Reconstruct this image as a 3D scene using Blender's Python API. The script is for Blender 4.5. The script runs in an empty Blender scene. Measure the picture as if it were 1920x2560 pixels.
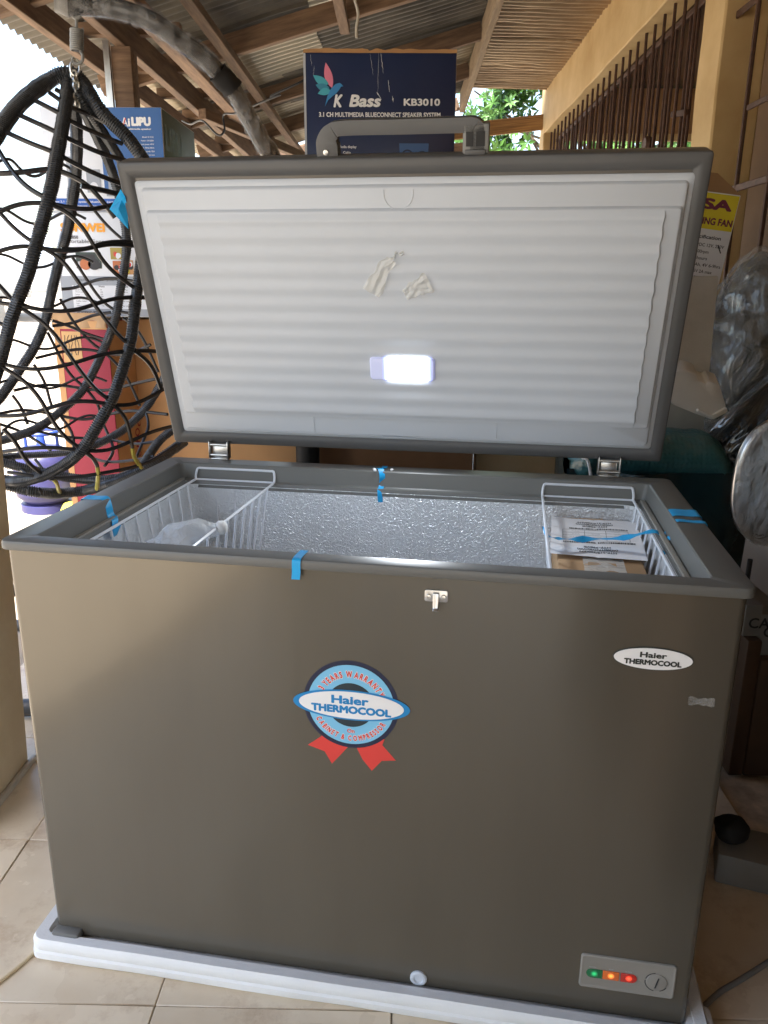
import bpy, bmesh, math, random
from math import sin, cos, pi, radians, sqrt, atan2, exp
from mathutils import Vector, Matrix, noise
random.seed(7)
V = Vector
scene = bpy.context.scene
COL = scene.collection

# ---------------------------------------------------------------- camera
TH = radians(8.4)                     # the freezer is turned a little clockwise against the porch
LZ = 0.80                             # height of the freezer's rim above the floor
CAM = V((0, 0, LZ + .3844))
FPX = 1939.4                          # focal length in pixels of the 1920 x 2560 photograph
yaw, pitch, roll = -.1640 + TH, -.2800, .0080
Fw = V((sin(yaw)*cos(pitch), cos(yaw)*cos(pitch), sin(pitch)))
Rt0 = V((cos(yaw), -sin(yaw), 0)); Up0 = Rt0.cross(Fw)
Rt = Rt0*cos(roll) + Up0*sin(roll); Up = -Rt0*sin(roll) + Up0*cos(roll)
cd = bpy.data.cameras.new('camera'); cam = bpy.data.objects.new('camera', cd); COL.objects.link(cam)
m = Matrix((Rt, Up, -Fw)).transposed().to_4x4(); m.translation = CAM
cam.matrix_world = m
cd.sensor_fit = 'VERTICAL'; cd.sensor_height = 36; cd.lens = FPX/2560*36
cd.clip_start = .02; cd.clip_end = 600
scene.camera = cam

# ---------------------------------------------------------------- light
SUN_EL, SUN_AZ = radians(64), radians(192)     # azimuth clockwise from +Y: high behind the camera
w = bpy.data.worlds.new('World'); scene.world = w; w.use_nodes = True
nt = w.node_tree; bg = nt.nodes['Background']
sky = nt.nodes.new('ShaderNodeTexSky'); sky.sky_type = 'NISHITA'; sky.sun_disc = False
sky.sun_elevation = SUN_EL; sky.sun_rotation = SUN_AZ; sky.air_density = 1.2; sky.dust_density = 3.5
nt.links.new(sky.outputs[0], bg.inputs[0]); bg.inputs[1].default_value = .15
sd = bpy.data.lights.new('sun', 'SUN'); sd.energy = 4.2; sd.angle = radians(.5); sd.color = (1, .97, .92)
sun = bpy.data.objects.new('sun', sd); COL.objects.link(sun)
sdir = V((sin(SUN_AZ)*cos(SUN_EL), cos(SUN_AZ)*cos(SUN_EL), sin(SUN_EL)))
sun.rotation_euler = sdir.to_track_quat('Z', 'Y').to_euler(); sun.location = sdir*30
vs = scene.view_settings
vs.view_transform = 'Standard'; vs.look = 'None'; vs.gamma = 1; vs.exposure = 2.08; vs.use_curve_mapping = False
scene.cycles.max_bounces = 10; scene.cycles.diffuse_bounces = 6; scene.cycles.transparent_max_bounces = 16
scene.cycles.sample_clamp_indirect = 8

# ---------------------------------------------------------------- unprojection: a point of the photograph at a known distance
def ray(px, py): return Fw + Rt*((px-960)/FPX) - Up*((py-1280)/FPX)
def atY(px, py, Y): d = ray(px, py); return CAM + d*(Y/d.y)
def atZ(px, py, Z): d = ray(px, py); return CAM + d*((Z-CAM.z)/d.z)
def atX(px, py, X): d = ray(px, py); return CAM + d*(X/d.x)
S = 1920/1659
def q1(x, y): return (x/2.37, y/2.37)
def q2(x, y): return (x/2.602, 450+y/2.602)
def q3(x, y): return (600+x/2.37, y/2.37)
def q4(x, y): return (1150+x/2.1545, y/2.1545)
def q5(x, y): return (1640+x/2.011, 400+y/2.011)
def q8(x, y): return (1650+x/1.993, 1450+y/1.993)

# ---------------------------------------------------------------- object helpers
def tag(o, label=None, cat=None, group=None, kind=None):
    if label: o['label'] = label
    if cat: o['category'] = cat
    if group: o['group'] = group
    if kind: o['kind'] = kind
    return o
def empty(name, loc, rz=0, label=None, cat=None, group=None, kind=None, mat=None):
    o = bpy.data.objects.new(name, None); COL.objects.link(o); o.empty_display_size = .05
    o.location = loc; o.rotation_euler = (0, 0, rz)
    if mat is not None: o.matrix_local = mat
    return tag(o, label, cat, group, kind)
class MB:
    def __init__(s): s.v = []; s.f = []; s.m = []; s.mi = 0
    def add(s, vs, fs, M=None):
        b = len(s.v)
        s.v += [tuple(M @ V(p)) if M is not None else tuple(p) for p in vs]
        s.f += [tuple(b+i for i in f) for f in fs]; s.m += [s.mi]*len(fs); return s
    def box(s, x0, y0, z0, x1, y1, z1, M=None):
        vs = [(x, y, z) for z in (z0, z1) for y in (y0, y1) for x in (x0, x1)]
        return s.add(vs, [(0,2,3,1),(4,5,7,6),(0,1,5,4),(2,6,7,3),(0,4,6,2),(1,3,7,5)], M)
    def loft(s, loops, cap0=True, cap1=True, closed=True, M=None, ring=False):
        n = len(loops[0]); vs = [p for l in loops for p in l]; fs = []
        K = len(loops)
        for k in range(K if ring else K-1):
            a = k*n; b = ((k+1) % K)*n
            for i in range(n if closed else n-1):
                j = (i+1) % n; fs.append((a+i, a+j, b+j, b+i))
        if cap0: fs.append(tuple(reversed(range(n))))
        if cap1: fs.append(tuple(range((K-1)*n, K*n)))
        return s.add(vs, fs, M)
    def tube(s, pts, r, n=8, closed=False, caps=True, M=None, jit=0, seed=0):
        pts = [V(p) for p in pts]; N = len(pts); loops = []
        up = None
        for i, p in enumerate(pts):
            if closed: t = pts[(i+1) % N]-pts[i-1]
            else: t = pts[min(i+1, N-1)]-pts[max(i-1, 0)]
            if t.length < 1e-9: t = V((0,0,1))
            t.normalize()
            if up is None: up = t.orthogonal().normalized()
            up = (up-t*up.dot(t))
            up = up.normalized() if up.length > 1e-6 else t.orthogonal().normalized()
            w_ = t.cross(up); rr = r(i/(N-1 if N > 1 else 1)) if callable(r) else r
            lp = []
            for k in range(n):
                a = 2*pi*k/n; q = rr
                if jit: q *= 1+jit*noise.noise((p*38)+V((seed, k*.8, 0)))
                lp.append(p+(up*cos(a)+w_*sin(a))*q)
            loops.append(lp)
        return s.loft(loops, caps and not closed, caps and not closed, True, M, ring=closed)
    def lathe(s, prof, n=24, M=None, cap=True):
        loops = [[(r*cos(2*pi*k/n), r*sin(2*pi*k/n), z) for k in range(n)] for r, z in prof]
        return s.loft(loops, cap, cap, True, M)
    def grid(s, fn, nu, nv, M=None):
        vs = [fn(i/nu, j/nv) for j in range(nv+1) for i in range(nu+1)]
        fs = [(j*(nu+1)+i, j*(nu+1)+i+1, (j+1)*(nu+1)+i+1, (j+1)*(nu+1)+i) for j in range(nv) for i in range(nu)]
        return s.add(vs, fs, M)
    def mesh(s, name, mats, smooth=False, bevel=0, seg=2, ang=40):
        me = bpy.data.meshes.new(name); me.from_pydata(s.v, [], s.f)
        if not isinstance(mats, (list, tuple)): mats = [mats]
        for x in mats: me.materials.append(x)
        for p, k in zip(me.polygons, s.m): p.material_index = k
        bm = bmesh.new(); bm.from_mesh(me)
        bmesh.ops.recalc_face_normals(bm, faces=bm.faces)
        if bevel:
            es = [e for e in bm.edges if len(e.link_faces) == 2 and e.calc_face_angle(0) > .6]
            bmesh.ops.bevel(bm, geom=es, offset=bevel, segments=seg, profile=.5, affect='EDGES', clamp_overlap=True)
        bm.to_mesh(me); bm.free()
        if smooth or bevel:
            me.shade_smooth()
            me.set_sharp_from_angle(angle=radians(ang))
        me.update(); return me
    def build(s, name, mats, parent=None, smooth=False, bevel=0, seg=2, M=None, ang=40, **kw):
        o = bpy.data.objects.new(name, s.mesh(name, mats, smooth, bevel, seg, ang)); COL.objects.link(o)
        o.parent = parent
        if M is not None: o.matrix_local = M
        return tag(o, **kw)
def inst(src, M=None, loc=None, parent='same'):
    o = src.copy(); COL.objects.link(o)
    o.parent = src.parent if parent == 'same' else parent
    if M is not None: o.matrix_local = M
    if loc is not None: o.location = loc
    return o
def rrect(x0, y0, x1, y1, r, n=4):
    P = []
    for cx, cy, a0 in ((x1-r, y1-r, 0), (x0+r, y1-r, 90), (x0+r, y0+r, 180), (x1-r, y0+r, 270)):
        for k in range(n+1):
            a = radians(a0+90*k/n); P.append((cx+r*cos(a), cy+r*sin(a)))
    return P
def frame(o, x, y):
    x = V(x).normalized(); z = x.cross(V(y)).normalized(); y = z.cross(x)
    M = Matrix((x, y, z)).transposed().to_4x4(); M.translation = V(o); return M
def spline(pts, sub=6, closed=False):
    P = [V(p) for p in pts]; out = []; N = len(P)
    for i in range(N if closed else N-1):
        if closed: a, b, c, d = P[i-1], P[i], P[(i+1) % N], P[(i+2) % N]
        else: a, b, c, d = P[max(i-1, 0)], P[i], P[i+1], P[min(i+2, N-1)]
        for k in range(sub):
            t = k/sub
            out.append(.5*((2*b)+(c-a)*t+(2*a-5*b+4*c-d)*t*t+(3*b-a-3*c+d)*t**3))
    if not closed: out.append(P[-1])
    return out
def slab(name, poly, th, mat, parent, M, bevel=0, **kw):      # flat polygon in the local xy plane with thickness up z
    b = MB(); b.loft([[(x, y, 0) for x, y in poly], [(x, y, th) for x, y in poly]])
    return b.build(name, mat, parent, bevel=bevel, M=M, **kw)
def ell(cx, cy, a, b, n=64, rot=0):
    return [(cx+a*cos(2*pi*k/n)*cos(rot)-b*sin(2*pi*k/n)*sin(rot), cy+a*cos(2*pi*k/n)*sin(rot)+b*sin(2*pi*k/n)*cos(rot)) for k in range(n)]

def text_raw(body, bold=0, shear=0, space=1):
    cu = bpy.data.curves.new('t', 'FONT'); cu.body = body; cu.size = 1; cu.shear = shear
    cu.offset = bold; cu.space_character = space; cu.resolution_u = 3; cu.fill_mode = 'FRONT'
    o = bpy.data.objects.new('t', cu); me = o.to_mesh()
    vs_ = [tuple(v.co) for v in me.vertices]; fs = [tuple(p.vertices) for p in me.polygons]
    o.to_mesh_clear(); bpy.data.objects.remove(o); bpy.data.curves.remove(cu)
    return vs_, fs
def text_into(b, body, x, y, w=None, h=None, align='l', z=0, bold=.012, shear=0, space=1, M=None):
    """puts a line of text in a MB: x, y is the left (or centre / right) end of the baseline; h is the cap height, w the width"""
    heavy = bold > .0145
    vs_, fs = text_raw(body, 0 if heavy else bold, shear, space)
    if not vs_: return
    if heavy:
        v0, f0 = vs_, fs; vs_, fs = [], []
        for k in range(8):
            dx, dy = bold*.9*cos(k*pi/4), bold*.9*sin(k*pi/4); b0 = len(vs_)
            vs_ += [(p[0]+dx, p[1]+dy, k) for p in v0]; fs += [tuple(i+b0 for i in f) for f in f0]
    else: vs_ = [(p[0], p[1], 0) for p in vs_]
    xs = [p[0] for p in vs_]; x0, x1 = min(xs), max(xs)
    cap = .70; sy = h/cap if h else None; sx = w/(x1-x0) if w else None
    if sx is None: sx = sy
    if sy is None: sy = sx
    off = {'l': 0, 'c': -.5*(x1-x0)*sx, 'r': -(x1-x0)*sx}[align]
    b.add([((p[0]-x0)*sx+off+x, p[1]*sy+y, z+p[2]*1.5e-5) for p in vs_], fs, M)
def text_obj(name, lines, mat, parent, M, **kw):
    for grp in ([[l] for l in lines] if len(lines) <= 8 else [lines]):
        b = MB()
        for l in grp: text_into(b, **l)
        o = b.build(name, mat, parent, M=M, **kw)
    return o
def L(body, x, y, w=None, h=None, align='l', **k): return dict(body=body, x=x, y=y, w=w, h=h, align=align, **k)

# ---------------------------------------------------------------- materials
def mat(name, col, rough=.5, metal=0, var=.0, vscale=6, bump=0, bscale=40, stretch=None, col2=None, coat=0, spec=None, trans=0, ior=1.45,
        emis=None, estr=0, bdist=.002, alpha=1, rvar=0, thr=None, detail=4, rand=0, sss=0):
    m = bpy.data.materials.new(name); m.use_nodes = True; t = m.node_tree; N = t.nodes; Lk = t.links
    p = N['Principled BSDF']; c = list(col)+[1]
    p.inputs['Roughness'].default_value = rough; p.inputs['Metallic'].default_value = metal
    p.inputs['Coat Weight'].default_value = coat; p.inputs['Transmission Weight'].default_value = trans
    p.inputs['IOR'].default_value = ior; p.inputs['Alpha'].default_value = alpha
    if spec is not None: p.inputs['Specular IOR Level'].default_value = spec
    p.inputs['Base Color'].default_value = c
    if emis: p.inputs['Emission Color'].default_value = list(emis)+[1]; p.inputs['Emission Strength'].default_value = estr
    tc = N.new('ShaderNodeTexCoord'); mp = N.new('ShaderNodeMapping'); Lk.new(tc.outputs['Object'], mp.inputs[0])
    if stretch: mp.inputs['Scale'].default_value = stretch
    oi = N.new('ShaderNodeObjectInfo'); ad = N.new('ShaderNodeVectorMath'); ad.operation = 'ADD'
    sc_ = N.new('ShaderNodeVectorMath'); sc_.operation = 'SCALE'; sc_.inputs['Scale'].default_value = 37
    cmb = N.new('ShaderNodeCombineXYZ'); Lk.new(oi.outputs['Random'], cmb.inputs[0]); Lk.new(oi.outputs['Random'], cmb.inputs[1]); Lk.new(cmb.outputs[0], sc_.inputs[0])
    Lk.new(mp.outputs[0], ad.inputs[0]); Lk.new(sc_.outputs[0], ad.inputs[1])
    if var or col2 is not None:
        nz = N.new('ShaderNodeTexNoise'); nz.inputs['Scale'].default_value = vscale; nz.inputs['Detail'].default_value = detail; nz.inputs['Roughness'].default_value = .62
        Lk.new(ad.outputs[0], nz.inputs['Vector'])
        rp = N.new('ShaderNodeValToRGB'); Lk.new(nz.outputs[0], rp.inputs[0])
        a, b_ = thr or (.32, .68)
        rp.color_ramp.elements[0].position = a; rp.color_ramp.elements[1].position = b_
        c1 = [x*(1-var) for x in col] if col2 is None else col
        c2 = [min(1, x*(1+var)) for x in col] if col2 is None else col2
        rp.color_ramp.elements[0].color = list(c1)+[1]; rp.color_ramp.elements[1].color = list(c2)+[1]
        out = rp.outputs[0]
        if rand:
            hs = N.new('ShaderNodeHueSaturation'); mr = N.new('ShaderNodeMapRange')
            mr.inputs[3].default_value = 1-rand; mr.inputs[4].default_value = 1+rand
            Lk.new(oi.outputs['Random'], mr.inputs[0]); Lk.new(mr.outputs[0], hs.inputs['Value']); Lk.new(out, hs.inputs['Color']); out = hs.outputs[0]
        Lk.new(out, p.inputs['Base Color'])
        if rvar:
            r2 = N.new('ShaderNodeMapRange'); r2.inputs[3].default_value = rough-rvar; r2.inputs[4].default_value = rough+rvar
            Lk.new(nz.outputs[0], r2.inputs[0]); Lk.new(r2.outputs[0], p.inputs['Roughness'])
    if bump:
        nb = N.new('ShaderNodeTexNoise'); nb.inputs['Scale'].default_value = bscale; nb.inputs['Detail'].default_value = 3
        Lk.new(ad.outputs[0], nb.inputs['Vector'])
        bp = N.new('ShaderNodeBump'); bp.inputs['Strength'].default_value = bump; bp.inputs['Distance'].default_value = bdist
        Lk.new(nb.outputs[0], bp.inputs['Height']); Lk.new(bp.outputs[0], p.inputs['Normal'])
    if sss: p.inputs['Subsurface Weight'].default_value = sss; p.inputs['Subsurface Radius'].default_value = (.03, .03, .03)
    return m
def wrinkle(m, scale=14, strength=.8, dist=.01, warp=1.2, stretch=(1,1,1)):   # sharp folds of plastic film
    t = m.node_tree; N = t.nodes; Lk = t.links; p = N['Principled BSDF']
    tc = N.new('ShaderNodeTexCoord'); mp = N.new('ShaderNodeMapping'); mp.inputs['Scale'].default_value = stretch; Lk.new(tc.outputs['Object'], mp.inputs[0])
    nz = N.new('ShaderNodeTexNoise'); nz.inputs['Scale'].default_value = 3; nz.inputs['Detail'].default_value = 2; Lk.new(mp.outputs[0], nz.inputs['Vector'])
    mx = N.new('ShaderNodeVectorMath'); mx.operation = 'MULTIPLY_ADD'; Lk.new(nz.outputs['Color'], mx.inputs[0]); mx.inputs[1].default_value = (warp*.25,)*3; Lk.new(mp.outputs[0], mx.inputs[2])
    vo = N.new('ShaderNodeTexVoronoi'); vo.feature = 'DISTANCE_TO_EDGE'; vo.inputs['Scale'].default_value = scale; Lk.new(mx.outputs[0], vo.inputs['Vector'])
    n2 = N.new('ShaderNodeTexNoise'); n2.inputs['Scale'].default_value = scale*1.6; n2.inputs['Detail'].default_value = 5; n2.inputs['Distortion'].default_value = 1.5; Lk.new(mx.outputs[0], n2.inputs['Vector'])
    ma = N.new('ShaderNodeMath'); ma.operation = 'ADD'; Lk.new(vo.outputs[0], ma.inputs[0]); Lk.new(n2.outputs[0], ma.inputs[1])
    bp = N.new('ShaderNodeBump'); bp.inputs['Strength'].default_value = strength; bp.inputs['Distance'].default_value = dist
    Lk.new(ma.outputs[0], bp.inputs['Height']); Lk.new(bp.outputs[0], p.inputs['Normal']); return m
def film(name, amount=.35, rough=.12, col=(.9,.93,.95), **k):      # clear plastic film: mostly see-through, glossy, wrinkled
    m = mat(name, col, rough, alpha=1); t = m.node_tree; N = t.nodes; Lk = t.links; p = N['Principled BSDF']
    wrinkle(m, **k)
    tr = N.new('ShaderNodeBsdfTransparent'); mx = N.new('ShaderNodeMixShader'); mx.inputs[0].default_value = amount
    out = N['Material Output']; Lk.new(tr.outputs[0], mx.inputs[1]); Lk.new(p.outputs[0], mx.inputs[2]); Lk.new(mx.outputs[0], out.inputs[0]); return m

M_ = {}
M_['cabinet'] = mat('cabinet_paint', (.142,.127,.100), .23, metal=.45, var=.04, vscale=3, bump=.6, bscale=2.0, bdist=.006, coat=.15, rvar=.06, stretch=(2.2,1,.45))
M_['rim'] = mat('rim_plastic', (.135,.136,.128), .38, var=.03, vscale=5, bump=.03, bscale=300, bdist=.0003)
M_['gasket'] = mat('gasket_rubber', (.105,.106,.107), .45, var=.05, vscale=6)
M_['lidskin'] = mat('lid_skin', (.15,.14,.125), .35, metal=.2, var=.03)
M_['white'] = mat('white_plastic', (.56,.60,.65), .42, var=.015, vscale=4)
M_['wire'] = mat('white_wire_coating', (.72,.75,.80), .3, var=.02)
M_['chrome'] = mat('chrome_steel', (.55,.55,.55), .28, metal=1, var=.08, vscale=20)
M_['steel'] = mat('screw_steel', (.6,.6,.58), .3, metal=1, var=.1, vscale=60)
M_['dark'] = mat('dark_slot', (.02,.02,.02), .6, var=.2)
M_['foam'] = mat('polystyrene', (.78,.79,.78), .75, var=.03, vscale=9, bump=.5, bscale=260, bdist=.0012, sss=.0)
M_['foamd'] = mat('polystyrene_dusty', (.60,.60,.57), .75, var=.08, vscale=9, bump=.5, bscale=200, bdist=.0015)
M_['tape'] = wrinkle(mat('blue_tape', (.012,.36,.74), .35, var=.06, vscale=30), scale=40, strength=.35, dist=.001)
M_['scrap'] = film('clear_tape', .55, .25, (.80,.80,.76), scale=30, strength=.8, dist=.003)
M_['bag'] = film('clear_bag_film', .42, .18, (.88,.92,.95), scale=22, strength=1, dist=.008)
M_['cardboard'] = mat('cardboard', (.40,.255,.135), .8, var=.10, vscale=5, bump=.25, bscale=60, bdist=.001, stretch=(1,1,.4))
M_['cardboard2'] = mat('cardboard_dark', (.27,.155,.085), .8, var=.14, vscale=4, bump=.25, bscale=60, bdist=.001)
M_['cardorange'] = mat('cardboard_orange', (.52,.29,.13), .8, var=.10, vscale=4, bump=.2, bscale=60, bdist=.001)
M_['packtape'] = mat('packing_tape', (.42,.29,.17), .18, var=.08, vscale=14, coat=.3)
M_['paper'] = mat('white_paper', (.80,.80,.82), .6, var=.02, bump=.3, bscale=9, bdist=.004)
M_['ink'] = mat('black_ink', (.03,.03,.035), .55, var=.1)
M_['lightgrey'] = mat('light_grey_panel', (.27,.255,.225), .4, var=.03)
def flat(name, c, r=.45, **k): M_[name] = mat(name, c, r, var=.03, vscale=12, **k); return M_[name]
flat('st_navy', (.016,.020,.050)); flat('st_cyan', (.20,.52,.76)); flat('st_black', (.020,.035,.045)); flat('st_blue', (.010,.22,.52))
flat('st_white', (.80,.80,.80)); flat('st_red', (.68,.055,.045)); flat('st_letter', (.70,.07,.05)); flat('badge_ink', (.03,.035,.03))
flat('navy', (.016,.028,.080), .30, coat=.3); flat('pw', (.72,.73,.74)); flat('pgrey', (.45,.47,.50)); flat('pink', (.72,.20,.30)); flat('teal1', (.05,.36,.46)); flat('teal2', (.03,.22,.34)); flat('birdblue', (.03,.22,.50))
flat('pblue', (.035,.12,.34)); flat('pblue2', (.02,.10,.42)); flat('pred', (.60,.03,.03)); flat('porange', (.85,.36,.03)); flat('ptable', (.30,.33,.38)); flat('pwhite', (.66,.69,.74), .5)
flat('boxgreen', (.09,.13,.11)); flat('boxgreen2', (.03,.05,.045)); flat('cartonred', (.28,.018,.038), .6); flat('yellowp', (.70,.56,.02)); flat('maroon', (.16,.02,.05)); flat('speaker', (.04,.10,.24)); flat('speaker2', (.008,.015,.04)); flat('food', (.45,.14,.05)); flat('food2', (.35,.28,.06)); flat('stickertan', (.50,.30,.12))
# embossed aluminium liner
m = mat('embossed_aluminium', (.86,.89,.92), .32, metal=.45, var=.02); t = m.node_tree; N = t.nodes
tc = N.new('ShaderNodeTexCoord'); nz = N.new('ShaderNodeTexNoise'); nz.inputs['Scale'].default_value = 205; nz.inputs['Detail'].default_value = 1.0; nz.inputs['Distortion'].default_value = 1.1
t.links.new(tc.outputs['Object'], nz.inputs['Vector']); rp = N.new('ShaderNodeValToRGB'); rp.color_ramp.elements[0].position = .42; rp.color_ramp.elements[1].position = .58
t.links.new(nz.outputs[0], rp.inputs[0]); bp = N.new('ShaderNodeBump'); bp.inputs['Strength'].default_value = .95; bp.inputs['Distance'].default_value = .0024
t.links.new(rp.outputs[0], bp.inputs['Height']); t.links.new(bp.outputs[0], N['Principled BSDF'].inputs['Normal']); M_['liner'] = m
M_['tile'] = mat('floor_tile', (.64,.52,.37), .28, col2=(.80,.70,.54), vscale=2.2, rand=.05, bump=.03, bscale=20, rvar=.08, detail=6)
t = M_['tile'].node_tree; N = t.nodes; ge = N.new('ShaderNodeNewGeometry'); nz = N.new('ShaderNodeTexNoise'); nz.inputs['Scale'].default_value = 5.5; nz.inputs['Detail'].default_value = 9; nz.inputs['Roughness'].default_value = .72
t.links.new(ge.outputs['Position'], nz.inputs['Vector']); rp = N.new('ShaderNodeValToRGB'); rp.color_ramp.elements[0].position = .52; rp.color_ramp.elements[1].position = .74; t.links.new(nz.outputs[0], rp.inputs[0])
mx = N.new('ShaderNodeMix'); mx.data_type = 'RGBA'; mx.inputs[7].default_value = (.34, .20, .11, 1); pr_ = N['Principled BSDF'].inputs['Base Color']; src_ = pr_.links[0].from_socket
ml = N.new('ShaderNodeMath'); ml.operation = 'MULTIPLY'; ml.inputs[1].default_value = .75; t.links.new(rp.outputs[0], ml.inputs[0]); t.links.new(ml.outputs[0], mx.inputs[0]); t.links.new(src_, mx.inputs[6]); t.links.new(mx.outputs[2], pr_)
M_['grout'] = mat('tile_grout', (.52,.41,.29), .9, var=.3, vscale=20)
M_['sand'] = mat('sandy_earth', (.34,.28,.21), .95, col2=(.47,.41,.33), vscale=1.6, bump=.5, bscale=30, bdist=.01, detail=8)
M_['yellowwall'] = mat('yellow_plaster', (.45,.30,.125), .75, col2=(.60,.44,.22), vscale=2.2, bump=.35, bscale=18, bdist=.004, detail=7)
M_['oldwall'] = mat('weathered_yellow_plaster', (.60,.47,.28), .8, col2=(.70,.60,.42), vscale=4, bump=.5, bscale=25, bdist=.004, detail=7)
M_['innerwall'] = mat('brown_inner_wall', (.30,.165,.07), .8, col2=(.38,.22,.10), vscale=1.5, bump=.2, bscale=12)  # brown plaster inside the shop
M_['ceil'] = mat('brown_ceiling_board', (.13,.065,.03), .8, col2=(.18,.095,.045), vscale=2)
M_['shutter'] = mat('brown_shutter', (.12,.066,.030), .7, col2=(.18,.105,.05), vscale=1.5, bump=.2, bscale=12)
M_['bar'] = mat('rusty_iron', (.055,.028,.018), .6, metal=.3, col2=(.10,.048,.028), vscale=30, bump=.4, bscale=80)
M_['wood'] = mat('roof_timber', (.12,.075,.050), .8, col2=(.27,.175,.11), vscale=7, stretch=(.6,6,6), bump=.4, bscale=12, bdist=.003, rand=.25, detail=6)
M_['wood2'] = mat('grey_timber', (.20,.14,.085), .8, col2=(.32,.24,.15), vscale=6, stretch=(.6,6,6), bump=.4, bscale=12, bdist=.003, detail=6)
M_['plank'] = mat('grained_plank', (.12,.055,.022), .6, col2=(.50,.28,.10), vscale=5, stretch=(.5,8,26), bump=.3, bscale=10, detail=6)
M_['zincold'] = mat('old_zinc_sheet', (.065,.060,.052), .55, metal=.35, col2=(.17,.155,.13), vscale=2.5, bump=.2, bscale=30, rvar=.12, rand=.3, detail=7, stretch=(1,1,1))
M_['zincnew'] = mat('pale_zinc_sheet', (.34,.30,.22), .36, metal=.7, col2=(.50,.44,.33), vscale=2.2, bump=.2, bscale=20, rvar=.12, rand=.15, detail=6)
M_['zincrust'] = mat('tan_zinc_sheet', (.24,.155,.085), .40, metal=.55, col2=(.48,.36,.23), vscale=1.6, bump=.35, bscale=14, bdist=.006, rvar=.12, rand=.15, detail=7)
M_['rattan'] = mat('black_rattan', (.040,.044,.050), .38, var=.3, vscale=60, bump=.5, bscale=160, bdist=.001)
M_['rope'] = mat('black_net_rope', (.018,.019,.022), .33, var=.2, vscale=40)
M_['ropey'] = mat('yellowed_rope', (.30,.28,.03), .4, var=.3, vscale=20)
M_['armwrap'] = wrinkle(mat('taped_steel_tube', (.025,.025,.026), .25, var=.2, vscale=12, coat=.8), scale=9, strength=1, dist=.012, stretch=(1,1,1))
M_['armfilm'] = film('tube_film', .16, .18, (.5,.5,.5), scale=18, strength=1, dist=.01)
M_['blackplastic'] = wrinkle(mat('black_plastic_wrap', (.014,.017,.019), .13, var=.2, coat=.8), scale=4.5, strength=.8, dist=.05, warp=2.6, stretch=(1.6,1.6,.5))
M_['clearfilm'] = film('wrinkled_clear_film', .20, .12, (.85,.88,.88), scale=9, strength=1, dist=.03, warp=2)
M_['tealwrap'] = mat('teal_bubble_wrap', (.04,.15,.175), .28, var=.15, vscale=8, coat=.5)
t = M_['tealwrap'].node_tree; N = t.nodes; tc = N.new('ShaderNodeTexCoord'); vo = N.new('ShaderNodeTexVoronoi'); vo.feature = 'SMOOTH_F1'; vo.inputs['Scale'].default_value = 85; vo.inputs['Randomness'].default_value = .25
t.links.new(tc.outputs['Object'], vo.inputs['Vector']); bp = N.new('ShaderNodeBump'); bp.invert = True; bp.inputs['Strength'].default_value = .9; bp.inputs['Distance'].default_value = .004
t.links.new(vo.outputs[0], bp.inputs['Height']); t.links.new(bp.outputs[0], N['Principled BSDF'].inputs['Normal'])
M_['leaf'] = mat('leaf_green', (.030,.085,.012), .42, col2=(.08,.19,.030), vscale=1.7, spec=.4, detail=5)
M_['bark'] = mat('tree_bark', (.16,.12,.08), .9, var=.3, vscale=9, bump=.6, bscale=30)
M_['vanpaint'] = mat('white_van_paint', (.70,.72,.73), .3, var=.03, coat=.4)
M_['glass'] = mat('tinted_window_glass', (.16,.34,.36), .08, var=.05, spec=.7)
M_['tyre'] = mat('tyre_rubber', (.03,.03,.03), .8, var=.2)
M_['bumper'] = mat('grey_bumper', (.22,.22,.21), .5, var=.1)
M_['purple'] = mat('blue_cylinder_paint', (.045,.045,.14), .38, var=.10, vscale=8)
M_['purple2'] = mat('bright_blue_plastic', (.03,.07,.34), .35, var=.1)
M_['yellowcloth'] = mat('yellow_cloth', (.62,.56,.06), .8, var=.12, vscale=9, bump=.6, bscale=12, bdist=.01)
M_['clearfilm2'] = film('crinkled_film', .34, .08, (.8,.83,.85), scale=16, strength=1, dist=.03, warp=2)
M_['whitewall'] = mat('pale_yard_wall', (.66,.63,.58), .9, var=.05)
M_['brownbase'] = mat('broken_brown_tile', (.12,.045,.025), .6, col2=(.24,.10,.05), vscale=12, bump=.5)
M_['cable'] = mat('white_cable', (.55,.52,.45), .5, var=.1)
M_['blackmat'] = mat('black_cloth', (.012,.012,.013), .7, var=.3)
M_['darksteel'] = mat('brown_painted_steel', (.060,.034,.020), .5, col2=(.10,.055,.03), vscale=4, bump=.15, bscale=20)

# ================================================================ the ground
def gz(x, y):
    d = max(0, sqrt((min(x, 0)+1)**2+max(y, 0)**2)-4)
    return -.14+.95*(1-exp(-(d/8)**1.6))*(1 if x < 0 else max(0, 1-x/6))
b = MB()
def gfn(u, v):
    a = 2*pi*u; r = 1.2*(420/1.2)**v if v > 0 else 0.0
    x = r*cos(a); y = r*sin(a)+2
    return (x, y, gz(x, y)+(.02*noise.noise(V((x*.8, y*.8, 0))) if x < -1.2 or y > 8.5 else 0))
b.grid(gfn, 96, 60)
b.build('ground', M_['sand'], smooth=True, kind='structure', label='sunlit sandy yard beyond the porch')
WX = 1.35                                           # plane of the shop wall on the right
b = MB(); b.box(-1.0, -4.4, -.30, 4.2, 8.42, -.012)
fl = b.build('floor', M_['grout'], kind='structure', label='porch floor of beige ceramic tiles')
tb = MB(); tb.box(-.2022, -.2017, -.011, .2022, .2017, 0)
proto = None
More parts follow.
